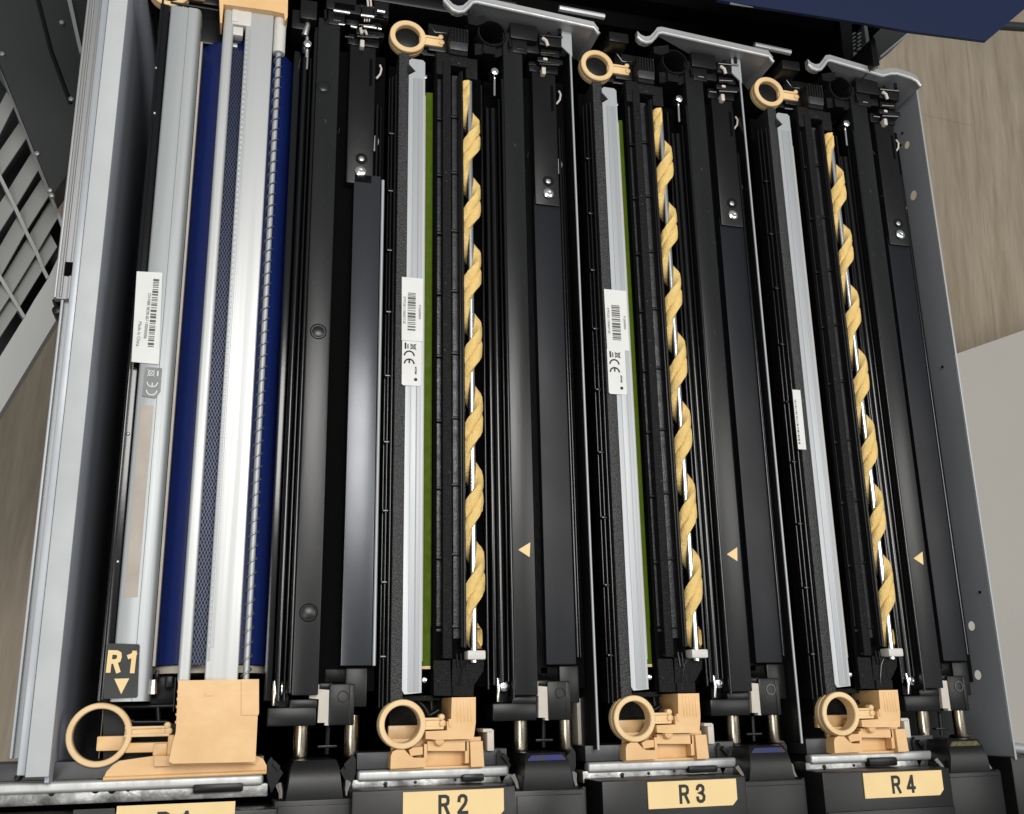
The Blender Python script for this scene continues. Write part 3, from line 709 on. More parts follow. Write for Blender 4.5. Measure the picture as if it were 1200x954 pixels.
# ================================================================== developer unit, unit 2
X3 = X(620, 0)
dv = thing('developer_unit', 'X', 'developer unit', (X3, .22, 0), group='black developer units with panel and pins')
def build_developer(dv):
    a = MB()
    a.box(X(568.6, -.03), X(598, -.03), .008, .475, -.08, -.024, 0)
    a.box(X(598, -.02), X(664, -.03), .010, .475, -.08, -.012, 0)
    a.build('body', 'black_deep', dv)
    a = MB()
    rib_line(a, 568.6, .000, .010, .455, .0008)
    a.box(X(574, -.004), X(579, -.004), .012, .440, -.03, -.005, .0012, 3)
    a.tube([(X(585, -.003), .014, -.008), (X(585, -.003), .440, -.008)], .0029, 20)
    a.box(X(590, -.006), X(593.5, -.006), .014, .45, -.03, -.007, .0012, 3)
    a.build('guide_rib', 'black_gloss', dv)
    a = MB(); rib_line(a, 596.2, .0018, .004, .462, .0010); a.build('panel_edge', 'black_gloss', dv)
    a = MB(); a.box(X(597.6, .001), X(622.5, .001), Y(815, 0, 610), Y(38, 0, 590), -.02, .0010, .0008)
    a.build('cover_panel', 'black_panel', dv)
    # second panel, lower, and its outer edge
    a = MB(); a.box(X(632.5, -.006), X(665, -.006), Y(779, -.006, 650), Y(232, -.006, 645), -.03, -.006, .0008)
    a.box(X(623, -.012), X(633, -.012), .02, .46, -.03, -.012, 0)
    a.build('side_panel', 'film_dark', dv)
    a = MB(); rib_line(a, 667.2, -.006, .03, .43, .0011); rib_line(a, 670.0, -.010, .03, .43, .0008)
    a.build('seal_edge', 'black_gloss', dv)
    # bracket with screw at the far end
    zk = -.004
    a = MB(); r = R4(625.5, 86, 653.5, 240, zk); a.box(r[0], r[1], r[2], r[3], -.03, zk, .0012)
    bk = a.build('bracket', 'black', dv)
    a = MB(); p = P(643, 226, zk + .002); screw(a, p.x, p.y, zk + .0026, .0040); a.build('screw', 'chrome', bk)
    a = MB(); p = P(642.5, 212.5, zk); a.lathe((p.x, p.y), [(.0026, zk - .001), (.0044, zk - .001), (.0044, zk + .0006), (.0026, zk + .0006)], 20); a.build('boss', 'black_gloss', bk)
    a = MB(); p = P(642.5, 212.5, zk); a.disc((p.x, p.y), .0022, zk - .001, zk + .0005, 14); a.build('pin', 'steel', bk)
    a = MB(); r = R4(645.5, 100, 649, 130, zk + .0006); a.box(r[0], r[1], r[2], r[3], zk - .001, zk + .0002, .0004); a.build('slot', 'black_deep', bk)
    a = MB(); a.tube([P(652, 122, -.008), P(656, 117, -.007), P(657, 111, -.007), P(655, 107, -.008)], .0008, 8); a.build('wire', 'cream', dv)
    a = MB(); a.prism(PP([(653.5, 187), (656.5, 186), (658.5, 194), (656, 205), (653.5, 204)], zk - .004), -.012, -.007, .0004); a.build('spring_clip', 'chrome', dv)
    # top gear and terminal block
    a = MB(); z0 = .0005
    for (x0, y0, x1, y1, z) in ((598, 28, 630, 46, .004), (600, 44, 618, 62, .002), (617, 46, 632, 62, -.003), (632, 40, 660, 54, .001), (634, 58, 656, 66, -.002), (630, 68, 660, 74, .0), (620, 72, 634, 84, -.006), (634, 76, 654, 86, -.004)):
        r = R4(x0, y0, x1, y1, z); a.box(r[0], r[1], r[2], r[3], -.03, z, .0012)
    p = P(576, 40, .0)
    a.build('terminal_block', 'black', dv)
    a = MB()
    for (x0, y0, x1, y1) in ((606, 57, 613, 58), (619, 75.5, 628, 76.5), (633, 41.5, 659, 44), (633, 62, 650, 63), (632, 75, 655, 76.5)):
        a.tube([P(x0, y0, .0015), P(x1, y1, .0015)], .0009, 8)
    a.tube([P(598, 56, .003), P(597, 46, .003)], .0011, 8)
    a.build('terminal_bar', 'black_gloss', dv)
    a = MB(); a.tube([P(636, 45, .002), P(640, 48, .003), P(642, 54, .002)], .0014, 8)
    r = R4(635.5, 78, 640, 86, .001); a.box(r[0], r[1], r[2], r[3], -.006, .0005, .0006); r = R4(637, 67, 642, 70, .001); a.box(r[0], r[1], r[2], r[3], -.006, .0005, .0006)
    a.build('contact', 'cream', dv)
    # toner pipe ring at the far end with hex block below
    c = P(577, 38, .003); a = MB()
    a.lathe((c.x, c.y), [(.0100, -.03), (.0118, -.03), (.0118, .0015), (.0112, .0025), (.0104, .0025), (.0100, .0015)], 40)
    a.prism(PP([(557, 50), (595, 50), (595, 60), (584, 66), (568, 62), (557, 63)], .0), -.03, -.0015, .0010)
    a.prism(PP([(549, 18), (569, 16), (569, 25), (560, 28), (550, 26)], .008), -.01, .006, .0010)
    a.prism(PP([(567, 50), (581, 51), (581, 63), (567, 61)], .002), -.01, .0010, .0010)
    a.build('toner_port', 'black', dv)
    a = MB(); a.disc((c.x, c.y), .0100, -.03, -.022, 30); a.build('port_bore', 'black_deep', dv)
    p = P(579.5, 84.5, .0); a = MB(); a.lathe((p.x, p.y), [(.0034, -.008), (.0034, .0), (.0028, .0014), (.0012, .0020), (.0002, .0021)], 20, closed=False)
    a.tube([P(579.5, 90, -.003), P(579.5, 113, -.003)], .0012, 10)
    a.build('ball_stud', 'chrome', dv)
    # near end: blocks, cream plate, pins
    a = MB(); z = -.006
    for (x0, y0, x1, y1, z, h) in ((577.5, 824, 629, 845, -.006, .022), (600, 815, 629.5, 826, -.006, .022), (642, 798, 669, 844, -.004, .026), (629.5, 797, 645, 804, -.006, .02), (632, 780, 657, 798, -.012, .02), (656, 780, 679, 824, -.010, .022)):
        r = R4(x0, y0, x1, y1, z); a.box(r[0], r[1], r[2], r[3], z - h, z, .0012)
    r = R4(664, 799, 669, 844, -.0025); a.box(r[0], r[1], r[2], r[3], -.02, -.0035, .0006)
    r = R4(583, 795, 597, 824, -.012); a.box(r[0], r[1], r[2], r[3], -.03, -.014, .0010)
    a.build('end_block', 'black', dv)
    a = MB(); a.prism(PP([(620.5, 797), (623, 797), (623, 799), (630, 799), (630, 804), (642.5, 805), (642.5, 844), (638, 844), (638, 841), (630.5, 841), (630.5, 815), (620.5, 814)], -.006), -.010, -.0048, .0003)
    a.build('end_plate', 'cream', dv)
    a = MB(); p = P(657, 812, -.003); a.lathe((p.x, p.y), [(.0030, -.006), (.0036, -.006), (.0036, -.0034), (.0030, -.0034)], 24); a.build('boss', 'black_gloss', dv)
    a = MB(); p = P(590.5, 804, -.008)
    screw(a, p.x, p.y, -.006, .0036); a.build('screw', 'chrome', dv)
    a = MB(); a.tube([P(583, 795, -.006), P(584, 808, -.005), P(583.5, 822, -.006)], [.0010, .0016, .0010], 10); a.build('spring_clip', 'chrome', dv)
    for (px, ya, yb) in ((611.8, 845, 885), (665, 844, 884)):
        a = MB(); p0 = P(px, ya, -.013); p1 = P(px, yb, -.013); r_ = .0046
        a.tube([(p0.x, p0.y + .006, -.013 - r_), (p0.x, p1.y + .0035, -.013 - r_), (p0.x, p1.y + .002, -.013 - r_), (p0.x, p1.y, -.013 - r_)], [r_, r_, r_ * .9, r_ * .55], 24)
        a.build('locating_pin', 'brass_steel', dv)
    a = MB(); a.tube([P(637, 845, -.02), P(637, 876, -.02)], .0014, 8); r = R4(628, 866, 648, 869, -.018); a.box(r[0], r[1], r[2], r[3], -.022, -.018, .0004)
    a.build('shaft', 'black', dv)
build_developer(dv)
devs = [dv] + [copy_tree(dv, None, .154 * k) for k in (1, 2)]
for c_, l_ in zip(devs, ['black developer unit between the widest green strip and the first thin white divider',
                         'black developer unit just left of the second thin white divider',
                         'rightmost black developer unit with cream arrow beside the grey wall with holes']): c_['label'] = l_
for k, c_ in enumerate(devs):
    rn = random.Random(40 + k); a = MB()
    for _ in range(5):
        px = rn.uniform(600, 620); py = rn.uniform(120, 780); ln = rn.uniform(2, 7); an = rn.uniform(0, 6.28); cv = rn.uniform(-.5, .5)
        pts = [P(px + ln * t_ / 4 * math.cos(an + cv * t_ / 2), py + ln * t_ / 4 * math.sin(an + cv * t_ / 2), .0010) + Vector((.154 * k, 0, 0)) for t_ in range(5)]
        a.tube(pts, rn.uniform(.00008, .00016), 5)
    a.build('scuff', 'slot_grey', c_)
    a = MB(); a.prism(PP([(607.3, 644.3), (620.6, 652.8), (621.4, 635.6)], .0012), .0010, .0013, 0)
    o = a.build('arrow_mark', 'label', c_);
    if k: o.location = (0, 0, 0); o.data.transform(Matrix.Translation((.154 * k, 0, 0)))
# the bare metal strip beside the left divider
a = MB(); r = R4(677, 818, 691, 877, -.03); a.box(r[0], r[1], r[2], r[3], -.05, -.03, .0004); a.build('cream_strip', 'cream', devs[0])
# leftmost developer: smooth panel with round bosses and bare film sheet
d1 = copy_tree(dv, None, -.1418); d1['label'] = 'leftmost black developer unit with round bosses and shiny grey film, beside the blue drum'
for ch in list(d1.children):
    if ch.name.split('.')[0] in ('arrow_mark', 'side_panel', 'cover_panel', 'cream_strip', 'toner_port', 'port_bore', 'panel_edge', 'guide_rib'): bpy.data.objects.remove(ch)
a = MB(); z = .001; r = R4(355.0, 440, 384, 520, z); a.box(r[0], r[1], Y(815, 0, 355), Y(22, 0, 380), -.02, z, .0010); cp = a.build('cover_panel', 'black_panel', d1)
for (px, py, R_) in ((379, 102, .0052), (373, 388.5, .0056), (361.7, 718, .0058)):
    p = P(px, py, z); a = MB(); a.lathe((p.x, p.y), [(R_ - .0012, z - .001), (R_, z - .001), (R_, z + .0001), (R_ - .0004, z + .0005), (R_ - .0008, z + .0001)], 36); a.disc((p.x, p.y), R_ - .0014, z - .001, z + .0003, 30); a.build('boss', 'black_panel', cp)
a = MB(); a.tube([(X(352.6, z), Y(812, 0, 350), z - .0006), (X(352.6, z), Y(30, 0, 350), z - .0006)], .0012, 12)
a.tube([(X(340, -.004), .005, -.006), (X(340, -.004), .46, -.006)], .0022, 14)
a.tube([(X(347, -.004), .005, -.005), (X(347, -.004), .46, -.005)], .0010, 12)
a.box(X(325, -.008), X(334, -.008), .005, .468, -.03, -.009, .0010); a.build('guide_rib', 'black_gloss', d1)
a = MB(); zz = -.004; a.box(X(407.6, zz), X(441, zz), Y(780, zz, 420), Y(205, zz, 430), -.006, zz, .0004); a.box(X(388, -.014), X(407.4, -.014), .02, .47, -.04, -.014, 0)
sp = a.build('side_sheet', 'film', d1)
a = MB(); a.tube([(X(444, zz), Y(780, zz, 440), zz - .0008), (X(444, zz), Y(210, zz, 440), zz - .0008)], .0012, 10); a.build('sheet_edge', 'silver', sp)
a = MB()
for (x0, y0, x1, y1, z) in ((352, 0, 372, 22, .006), (342, 12, 364, 34, .0), (390, 3, 424, 15, .004), (424, 6, 438, 22, .006), (438, 2, 456, 20, .003)):
    r = R4(x0, y0, x1, y1, z); a.box(r[0], r[1], r[2], r[3], -.03, z, .0012)
a.build('gear_block', 'black', d1)
a = MB()
for q in ((391, 12.5, 410, 15.5, .0012), (423, 18, 438, 20, .0012), (442, 13, 451, 14.5, .0014), (426, 31, 441, 33, .0009), (443, 33.5, 447, 34.5, .001), (411, 31, 418, 32.5, .001), (397, 28.5, 404, 29.2, .0007)):
    a.tube([P(q[0], q[1], .007), P(q[2], q[3], .007)], q[4], 8)
a.tube([P(360, 22, .0), P(360.5, 30, .0), P(357, 42, -.002)], [.0012, .0020, .0026], 12)
a.tube([P(360, 44, -.002), P(359.5, 68, -.003)], .0014, 10)
a.build('terminal_bar', 'steel', d1)
a = MB()
for px in (427.5, 430.2, 433): a.tube([P(px, 22.5, .006), P(px - .4, 25.5, .006)], .0005, 8)
for px in (431, 434.5): a.tube([P(px - .5, -2, .006), P(px + .5, 8, .006)], .0008, 8)
a.tube([P(422.5, 33, .003), P(424, 40, .003)], .0012, 8); a.tube([P(428, 35, .003), P(430, 41, .003)], .0009, 8)
a.build('contact', 'cream', d1)

# ================================================================== R1 cartridge (wide, silver cover, blue drum)
r1 = thing('drum_cartridge', 'wide drum cartridge with silver grey cover, blue drum and an R 1 sticker with arrow', 'drum cartridge', (X(200, 0), .22, 0))
a = MB(); z = .000
a.box(X(145, -.006), X(158, -.006), Y(822, 0, 130), .50, -.06, -.0042, .0012)
a.box(X(146, -.003), X(149, -.003), Y(822, 0, 130), .50, -.03, -.0030, .0008)
sr = a.build('side_rail', 'black_gloss', r1)
a = MB()
for (px, py) in ((150, 508), (138, 658), (183, 79), (181, 132)):
    p = P(px, py, -.003); a.disc((p.x, p.y), .0011, -.006, -.0030, 14)
a.build('rivet', 'steel', sr)
z = .004
xa, xb = X(158.6, z), X(200.5, z); ya, yb = Y(822, z, 155), Y(8, z, 213)
a = MB()
prof = [(xa, -.02), (xa, z - .0012), (xa + .0004, z - .0004), (xa + .0012, z), (xa + .0120, z), (xa + .0124, z + .0006), (xb - .0050, z + .0006), (xb - .0028, z + .0004), (xb - .0010, z - .0012), (xb - .0002, z - .005), (xb, -.02)]
a.along(prof, ya, yb, .0); a.build('cover', 'cover_silver', r1)
a = MB(); a.box(xa + .0030, xa + .0105, Y(700, z, 160), Y(475, z, 170), z, z + .0002, .0001); a.build('tape_strip', 'tape', r1)
a = MB(); a.box(xb + .0002, xb + .0018, ya + .02, yb - .022, -.012, -.002, .0004); a.build('seal', 'tape', r1)
for (px, py) in ((231.5, 32), (179, 804.5)):
    a = MB(); p = P(px, py, -.002); a.tube([(p.x, p.y - .004, -.004), (p.x, p.y + .004, -.003)], [.0030, .0022], 14); a.build('screw', 'chrome', r1)
# drum
rad = .042; zc_ = -.005 - rad; cx = X(262, -.005)
a = MB(); a.tube([(cx, Y(779, -.012, 200), zc_), (cx, Y(52, -.012, 245), zc_), (cx, Y(47, -.012, 245), zc_)], [rad, rad, rad - .002], 128); a.build('drum', 'blue', r1)
a = MB(); a.tube([(cx, Y(789, -.012, 200), zc_), (cx, Y(780, -.012, 200), zc_)], rad - .0035, 64); a.build('drum_flange', 'cream', r1)
# frame around the front
a = MB()
a.prism(PP([(120, 822), (136, 822), (143, 830), (150, 843), (157, 847), (206, 848), (206, 900), (120, 905)], -.020), -.08, -.024, .001)
for pth in (((120, 822), (136, 823), (142, 829), (150, 843), (157, 846.5), (196, 846)), ((143, 828.5), (206, 827)), ((185, 828), (186, 845))):
    a.tube([P(u, v, -.014) for u, v in pth], .0014, 10)
a.box(X(205, -.02, 810), X(206, -.02, 810), .0, .02, -.05, -.01, 0)
r = R4(176, 781, 210, 826, -.028); a.box(r[0], r[1], r[2], r[3], -.06, -.03, .002)
r = R4(181, 785, 186, 797, -.015); a.box(r[0], r[1], r[2], r[3], -.04, -.015, .001)
r = R4(193, 792, 203, 806, -.018); a.box(r[0], r[1], r[2], r[3], -.04, -.018, .001)
a.build('front_frame', 'black', r1)
a = MB(); r = R4(190, 0, 262, 45, -.01); a.box(r[0], r[1], r[2], r[3], -.06, -.014, .002); a.tube([P(200, 3, -.004), P(256, 12.5, -.004)], .0010, 8)
r = R4(212, -10, 262, 6, -.01); a.box(r[0], r[1], r[2], r[3], -.06, -.008, .002); a.build('far_frame', 'black', r1)
ring_pull(r1, (199, -14), -.004, .0145, .0105, (X(215, -.004, -10), Y(-14, -.004, 215), Y(-4, -.004, 215), X(240, -.004, -10)), h=.008)
# stickers
z = .0050
a = MB(); a.prism([(p.x, p.y) for p in (P(160.3, 318, z), P(154, 424, z), P(186, 427, z), P(190.3, 319.5, z))], z - .0003, z, .0002); s1 = a.build('serial_sticker', 'sticker', r1)
def at(px, py): p = P(px, py, z); return p.x, p.y
b0 = at(182, 407); b1 = at(185, 326)
barcode(at(176.5, 366)[0], at(183.5, 366)[0], b0[1], b1[1], z + .0001, s1, 21, n=44)
q = at(172.8, 370); text('CN-948K 08290-867-1000000006', q[0], q[1], z + .0001, .0019, -math.pi / 2 - .015, 'ink_grey', s1, sx=.86)
q = at(163, 391.5); text('Made in China', q[0], q[1], z + .0001, .0021, -math.pi / 2 - .015, 'ink_grey', s1)
a = MB(); a.prism([(p.x, p.y) for p in (P(170.5, 430, z), P(166.5, 464, z), P(182, 466.5, z), P(188, 459, z), P(190, 431.5, z))], z - .0003, z, .0002); s2 = a.build('mark_sticker', 'sticker_grey', r1)
q = at(178, 455); ce_mark(q[0], q[1] + .0008, .0031, math.pi / 2, z + .0003, 'sticker', s2)
q = at(177, 437.5); bin_mark(q[0], q[1], .0050, z + .0003, 'sticker', s2, 1)
z = .0056
a = MB(); a.prism([(p.x, p.y) for p in (P(126.5, 754, z), P(125, 756, z), P(121.3, 817, z), P(122.5, 819, z), P(160, 817.5, z), P(161.3, 815.5, z), P(163.8, 757, z), P(162.5, 755, z))], z - .0004, z, .0002); s3 = a.build('arrow_sticker', 'charcoal', r1)
q = at(144.3, 775.5); glyphs('R 1', q[0], q[1], z + .0002, .0128, 'label', s3, wst=.2, rot=-.03, sx=.66, gap=.44)
a = MB(); a.prism([(p.x, p.y) for p in (P(134, 795.5, z), P(142, 813.5, z), P(151.5, 795, z))], z, z + .0002, 0); a.build('arrow_mark', 'label', s3)

# ================================================================== charge corotron unit over the blue drum
cu = thing('charge_unit', 'silver charge unit with peach end blocks, fine mesh and a spring wound rod', 'charge unit', (X(265, .01), .22, .006))
z = .008; yf = Y(800, z, 250); ybk = Y(6, z, 290)
a = MB(); a.box(X(230, z), X(243.8, z), yf, ybk, .000, z, .0020, 3); a.build('slim_bar', 'alu', cu)
a = MB(); x0, x1 = X(259.5, z), X(296, z); a.box(x0, x1, yf, ybk, -.002, z, .0010, 3)
a.box(x0 + .0030, x0 + .0042, yf + .02, ybk - .02, z - .0004, z + .0004, .0002); a.build('broad_bar', 'alu', cu)
a = MB(); a.box(X(244, .002), X(259.5, .002), Y(779, .002, 240), Y(56, .002, 275), -.0005, .0000, 0); a.build('grid_mesh', 'grid_mesh', cu)
a = MB(); r = R4(272, 9, 295, 30, z); a.box(r[0], r[1], r[2], r[3], .0, z + .0006, .0010)
r = R4(271, 30, 285, 40, z); a.box(r[0], r[1], r[2], r[3], .0, z - .001, .0008)
r = R4(272, 11, 279, 26, z); a.box(r[0], r[1], r[2] , r[3], z, z + .0011, .0003)
a.build('end_clip', 'white_plastic', cu)
a = MB(); r = R4(269, 42, 279, 54, -.002); a.box(r[0], r[1], r[2], r[3], -.010, -.003, .001); r = R4(274, 44, 283, 47, -.001); a.box(r[0], r[1], r[2], r[3], -.010, -.001, .001); a.build('mesh_anchor', 'sheet', cu)
# toothed edge strip
a = MB(); a.box(x0 + .0004, x0 + .0024, Y(775, z, 240), Y(42, z, 290), z - .0004, z + .0001, .00005)
yy = Y(760, z, 240)
while yy < Y(42, z, 290):
    a.box(x0 + .0007, x0 + .0021, yy, yy + .0026, z - .0004, z + .0003, .0002); yy += .0040
a.build('toothed_strip', 'silver', cu)
zr = .004; xr = X(304.6, zr)
a = MB(); a.tube([(xr, yf - .002, zr), (xr, Y(55, zr, 323), zr)], .0019, 16); rd = a.build('rod', 'silver', cu)
path = []; yA = Y(793, zr, 294); yB = Y(60, zr, 323); nt = 52
for i in range(nt * 14 + 1):
    th = 2 * math.pi * i / 14; path.append((xr - .0029 * math.cos(th), yA + (yB - yA) * i / (nt * 14), zr + .0029 * math.sin(th)))
a = MB(); a.tube(path, .00052, 6); a.build('spring', 'spring_grey', rd)
a = MB(); a.tube([(xr, Y(63, zr, 323), zr), (xr, Y(10, zr, 325), zr)], .0044, 24); a.build('sleeve', 'white_plastic', cu)
zt = .013
r = R4(206, 797, 303, 893, zt)
a = MB(); a.prism(PP([(209, 797.5), (303.5, 796), (303.5, 836), (302, 838), (299.5, 890), (297, 893), (202, 895), (198, 892), (203, 868), (206, 858)], zt), -.018, zt, .0018, 3)
a.prism(PP([(283, 796), (303.5, 796), (303, 838), (283, 838)], zt + .001), zt - .001, zt + .0010, .0008)
eb = a.build('end_block', 'peach', cu)
a = MB()
for i in range(5): p = P(208.5 - .6 * i, 812 + 9 * i, zt); a.box(p.x - .0006, p.x + .0008, p.y, p.y + .0016, zt - .004, zt - .0005, .0004)
p = P(244, 814, zt); a.box(p.x - .0022, p.x + .0022, p.y - .001, p.y + .001, zt - .0002, zt + .0004, .0004)
a.build('grip', 'peach', eb)
a = MB(); r = R4(257.5, -8, 334, 9, zt); ydeep = Y(24, zt, 300)
a.prism(PP([(256, -30), (338, -30), (337, 20), (334, 25), (333, 16), (318, 12.5), (262, 5), (260, 27), (258, 27)], zt), .0, zt, .0008)
a.build('far_block', 'peach', cu)
zr = -.004
ring_pull(cu, (115.8, 861.3), zr, .0180, .0146, (X(146, zr, 855), Y(851, zr, 170), Y(863.5, zr, 170), X(199, zr, 855)), h=.007)
a = MB(); r = R4(146, 870, 200, 882, zr - .002); a.box(r[0], r[1], r[2], r[3], zr - .008, zr - .002, .0012)
r = R4(179, 871, 196, 886, zr - .001); a.box(r[0], r[1], r[2], r[3], zr - .008, zr - .001, .0012)
r = R4(196, 861, 204, 893, zr - .001); a.box(r[0], r[1], r[2], r[3], zr - .010, zr + .001, .0012)
r = R4(113, 862.5, 149, 880, zr - .009); a.box(r[0], r[1], r[2], r[3], zr - .013, zr - .009, .0010)
a.build('catch', 'peach', cu)
zf = -.004
a = MB(); a.prism(PP([(120.5, 913.5), (125, 904), (133, 896), (141, 891.5), (180, 886), (300, 886), (308, 889), (312.5, 897), (312.5, 905.5)], zf), zf - .006, zf, .0012)
a.tube([P(121, 913, zf + .001), P(312, 905, zf + .001)], .0012, 10)
a.prism(PP([(181, 898), (181, 886), (300, 884), (300, 895)], zf + .004), zf - .002, zf + .004, .001)
a.build('base_plate', 'peach', cu)

# ================================================================== slide rail left of the drawer
sl = thing('slide_rail', 'ribbed bright steel slide rail along the outer left edge of the drawer', 'slide rail', (X(62, 0), .2, -.02))
a = MB(); z = .0; ys = Y(352, z, 65)
xo = X(57.5, z)
a.box(xo, xo + .0016, Y(889, z, 20), .60, -.05, .0020, .0006); a.box(xo + .0016, xo + .0052, Y(889, z, 20), .60, -.05, -.0015, .0006)
a.build('inner_member', 'silver', sl)
a = MB()
a.box(xo - .0042, xo + .0066, ys, .60, -.03, .0035, .0008)
a.box(xo - .0042, xo - .0026, ys, .60, .0035, .0052, .0006)
a.box(xo + .0036, xo + .0052, ys, .60, .0035, .0048, .0006)
a.tube([(xo - .0002, ys + .001, .0035), (xo - .0002, .60, .0035)], .0009, 10)
oc = a.build('outer_channel', 'rail_grey', sl)
a = MB(); p = P(80.5, 315, .005); a.box(p.x - .0022, p.x + .0022, p.y - .0045, p.y + .0045, .003, .0056, .0002); a.build('slot', 'black_deep', oc)
a = MB(); p = P(66.5, 363, -.004); a.disc((p.x, p.y), .0030, -.02, -.004, 20); a.box(p.x - .003, p.x + .008, p.y + .0045, p.y + .0065, -.02, -.002, .0005); a.build('stop', 'black', sl)

# ================================================================== dark cabinet panel, top left
dp = thing('cabinet_panel', 'dark grey cabinet panel with small screws behind the slide rail at the top left', 'cabinet panel', (P(40, 100, -.28).x, P(40, 100, -.28).y, -.30))
z = -.26
a = MB(); a.prism(PP([(-60, -60), (120, -60), (96, 60), (84, 150), (78, 205), (62, 228), (0, 75)], z), z - .03, z, .001); a.build('sheet', 'panel_dark', dp)
a = MB(); a.tube([P(42, -10, z), P(60, 60, z), P(83, 122, z)], .002, 8); a.build('crease', 'black', dp)
a = MB(); a.prism(PP([(77, -8), (82, -8), (97, 62), (93, 62)], z + .006), z, z + .006, .0008); a.build('trim', 'sheet', dp)
for (px, py) in ((72, 25), (43, 179), (58, 222), (2, 62), (83, 115), (60, 228)):
    p = P(px, py, z + .004); a = MB(); screw(a, p.x, p.y, z + .0036, .0024); a.build('screw', 'steel', dp)

# ================================================================== louvred light panel, left
lp = thing('louvre_panel', 'light grey louvred plastic panel lying below the drawer at the left edge', 'panel', (P(20, 300, -.36).x, P(20, 300, -.36).y, -.40))
z = -.30
a = MB(); a.prism(PP([(0, 70), (-80, -90), (-80, 620), (0, 484), (67, 373), (84, 343), (86, 262), (72, 262), (58, 227)][::-1], z - .055), z - .060, z - .055, 0); a.build('cell_shade_sheet', 'panel_dark', lp)  # shade deep between the slats is put into this sheet's dark colour
a = MB(); a.prism(PP([(76, 205), (90, 225), (86, 290), (76, 290), (69, 300), (56, 327), (40, 352), (28, 373), (0, 418), (-80, 545), (-80, 615), (0, 484), (67, 373), (95, 325), (110, 210)], z)[::-1], z - .012, z, .0015)
a.build('border', 'panel_light', lp)
A0 = [(-90, -70), (0, 75), (17, 123), (32, 160), (46, 197), (58.7, 227), (68.8, 253), (74, 268)]
Bm = [(-64, 55), (-40, 112), (-24, 152), (-12, 180), (0, 207), (17.8, 243), (30.4, 271), (43, 296), (50.5, 315), (56, 326)]
Cm = [(-50, 236), (-33, 265), (-16, 295), (0, 324.6), (12.6, 345.6), (22, 361), (28.5, 372)]
def wall(mb, p, q, zt, dep, th):
    a_ = P(*p, zt); b_ = P(*q, zt); d = (b_ - a_); n_ = Vector((-d.y, d.x, 0)).normalized() * th / 2
    mb.prism([(a_ - n_)[:2], (b_ - n_)[:2], (b_ + n_)[:2], (a_ + n_)[:2]], zt - dep, zt, .0004)
a = MB()
for row in (A0, Bm, Cm):
    for i in range(len(row) - 1): wall(a, row[i], row[i + 1], z + .0005, .05, .0030)
a.build('cross_rib', 'grille_grey', lp)
a = MB()
def slat(p, q, up):                          # tilted slat from its top line going down towards upper left
    t_ = bmesh.new(); zt = z - .001; a0 = P(*p, zt); b0 = P(*q, zt)
    u = Vector((up[0], up[1], 0)); a1 = a0 + u + Vector((0, 0, -.013)); b1 = b0 + u + Vector((0, 0, -.013)); th = Vector((0, 0, -.0016))
    vs = [a0, b0, b1, a1, a0 + th, b0 + th, b1 + th, a1 + th]
    v = [t_.verts.new(x) for x in vs]
    for f_ in ((0, 1, 2, 3), (7, 6, 5, 4), (0, 4, 5, 1), (2, 6, 7, 3), (1, 5, 6, 2), (0, 3, 7, 4)): t_.faces.new([v[j] for j in f_])
    a._add(t_)
pairs = [((-12, 180), (17, 123)), ((0, 207), (32, 160)), ((17.8, 243), (46, 197)), ((30.4, 271), (58.7, 227)), ((43, 296), (68.8, 253)), ((50.5, 315), (67, 289)),
         ((-33, 265), (-12, 230 - 22)), ((-16, 295), (17.8, 243)), ((0, 324.6), (30.4, 271)), ((12.6, 345.6), (43, 296)), ((22, 361), (50.5, 315)), ((-50, 318), (-16, 262)), 
         ((-30, 374), (0, 324.6)), ((-18, 392), (12.6, 345.6)), ((-8, 407), (22, 361))]
for p, q in pairs: slat(p, q, (-.0115, .0215))
a.build('slat', 'grille_grey', lp)

# ================================================================== beige panel, lower right
bp = thing('beige_panel', 'plain beige grey panel lying on the floor right of the drawer', 'panel', (P(1180, 700, -.5).x, P(1180, 700, -.5).y, -.53))
z = -.50
a = MB(); a.prism(PP([(1000, 462), (1120, 415), (1300, 352), (1500, 300), (1500, 1150), (1000, 1150)], z)[::-1], z - .03, z, .003); a.build('sheet', 'panel_beige', bp)

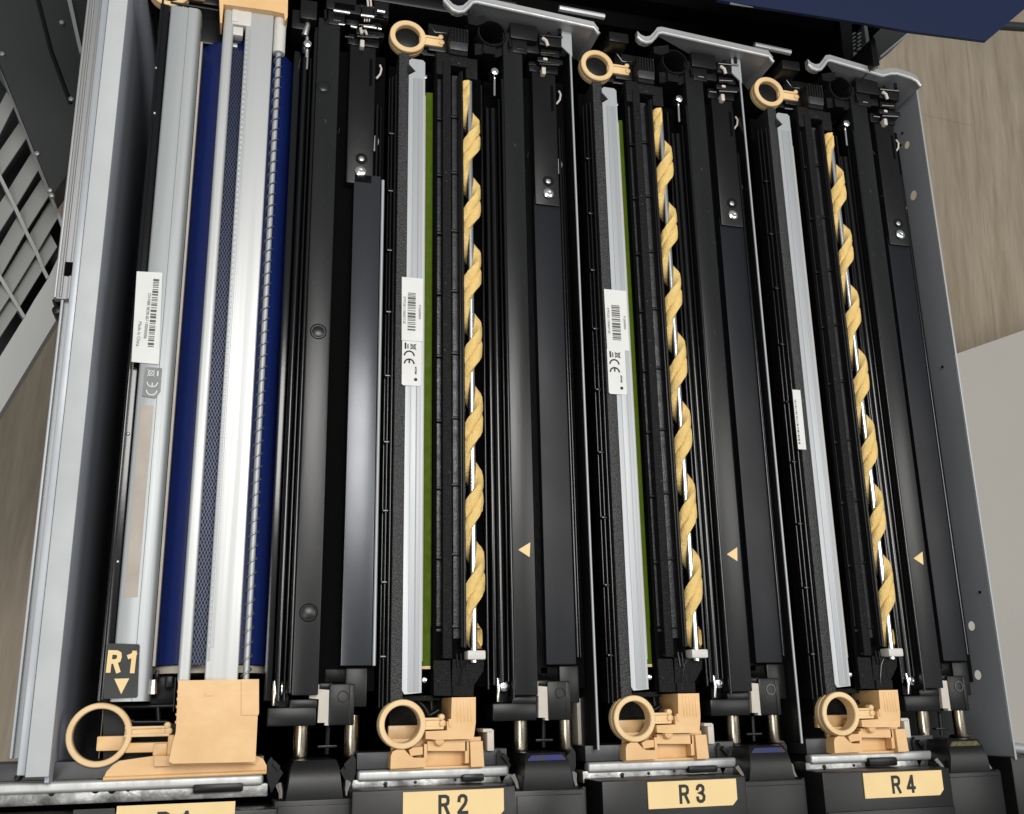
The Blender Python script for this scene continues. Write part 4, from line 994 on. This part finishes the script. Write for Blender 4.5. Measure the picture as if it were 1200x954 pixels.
# ================================================================== printer body behind, and its blue cover
pb = thing('printer_body', 'dark interior of the printer behind the drawer with a metal side frame and vent', 'printer', (.2, .75, -.1))
a = MB(); a.box(-.16, .53, .56, .95, -.10, -.04, .002)
a.box(-.10, .50, .70, .95, -.10, .03, .003)
a.tube([(.30, .60, -.03), (.50, .595, -.03)], .004, 10)
a.box(-.02, .50, .575, .60, -.06, -.02, .002)
a.build('cavity', 'black_deep', pb)
a = MB(); a.box(.07, .20, .535, .56, -.06, -.025, .003); a.tube([(.02, .545, -.015), (.20, .545, -.015)], .002, 10); a.build('cross_bar', 'black', pb)
zz = -.03
a = MB(); a.prism(PP([(1012, 28), (1016, 28), (1022, 68), (1018, 68)], zz), zz - .04, zz, .001)
a.prism(PP([(997, 60), (1020, 66), (1022, 74), (1014, 82), (999, 76)], zz), zz - .04, zz, .001)
a.build('side_frame', 'sheet', pb)
a = MB(); a.prism(PP([(984, 24), (998, 26), (1001, 80), (990, 80)], zz + .004), zz - .04, zz + .004, .002); a.prism(PP([(1020, 46), (1025, 44), (1031, 76), (1024, 79)], .02), -.03, .02, .002); a.build('frame_post', 'black', pb)
a = MB()
for i in range(5):
    for j in range(2): a.tube([P(998 + 6.5 * j, 41 + 4.4 * i, zz), P(1002 + 6.5 * j, 38.5 + 4.4 * i, zz)], .0009, 6)
a.build('vent', 'sheet', pb)
a = MB(); a.prism(PP([(1019, 20), (1085, 20), (1067, 37.5), (1031, 66), (1024, 66)], -.10), -.14, -.10, .001); q = a.build('side_skin', 'panel_dark', pb)
a = MB(); a.tube([P(1031, 67, -.098), P(1067, 37, -.098)], .0011, 8); a.build('skin_edge', 'silver', q)
a = MB(); a.tube([P(1105, 22, -.3), P(1130, 27, -.3), P(1230, 34, -.3)], .006, 10); a.build('cable', 'panel_dark', pb)
for q_ in ((655, 10, 708, 20), (884, 53, 926, 62)):
    a = MB(); a.tube([P(q_[0], q_[1], -.005), P(q_[2], q_[3], -.005)], .0026, 8); a.build('rear_lip', 'sheet', pb)
bl = thing('blue_cover', 'dark blue printer cover reaching over the drawer at the top right', 'cover', (P(1020, 0, .045).x, P(1020, 0, .045).y, .045))
z = .045
a = MB(); a.prism(PP([(800, -60), (842, 0), (900, 9.5), (1010, 26.5), (1066, 36.5), (1156, 48), (1201, 10), (1290, -60)], z)[::-1], z - .003, z, .001); a.build('shell', 'navy', bl)
a = MB(); a.tube([P(855, 3, z - .002), P(882, 7, z - .002)], .0016, 8); a.build('trim', 'sheet', bl)
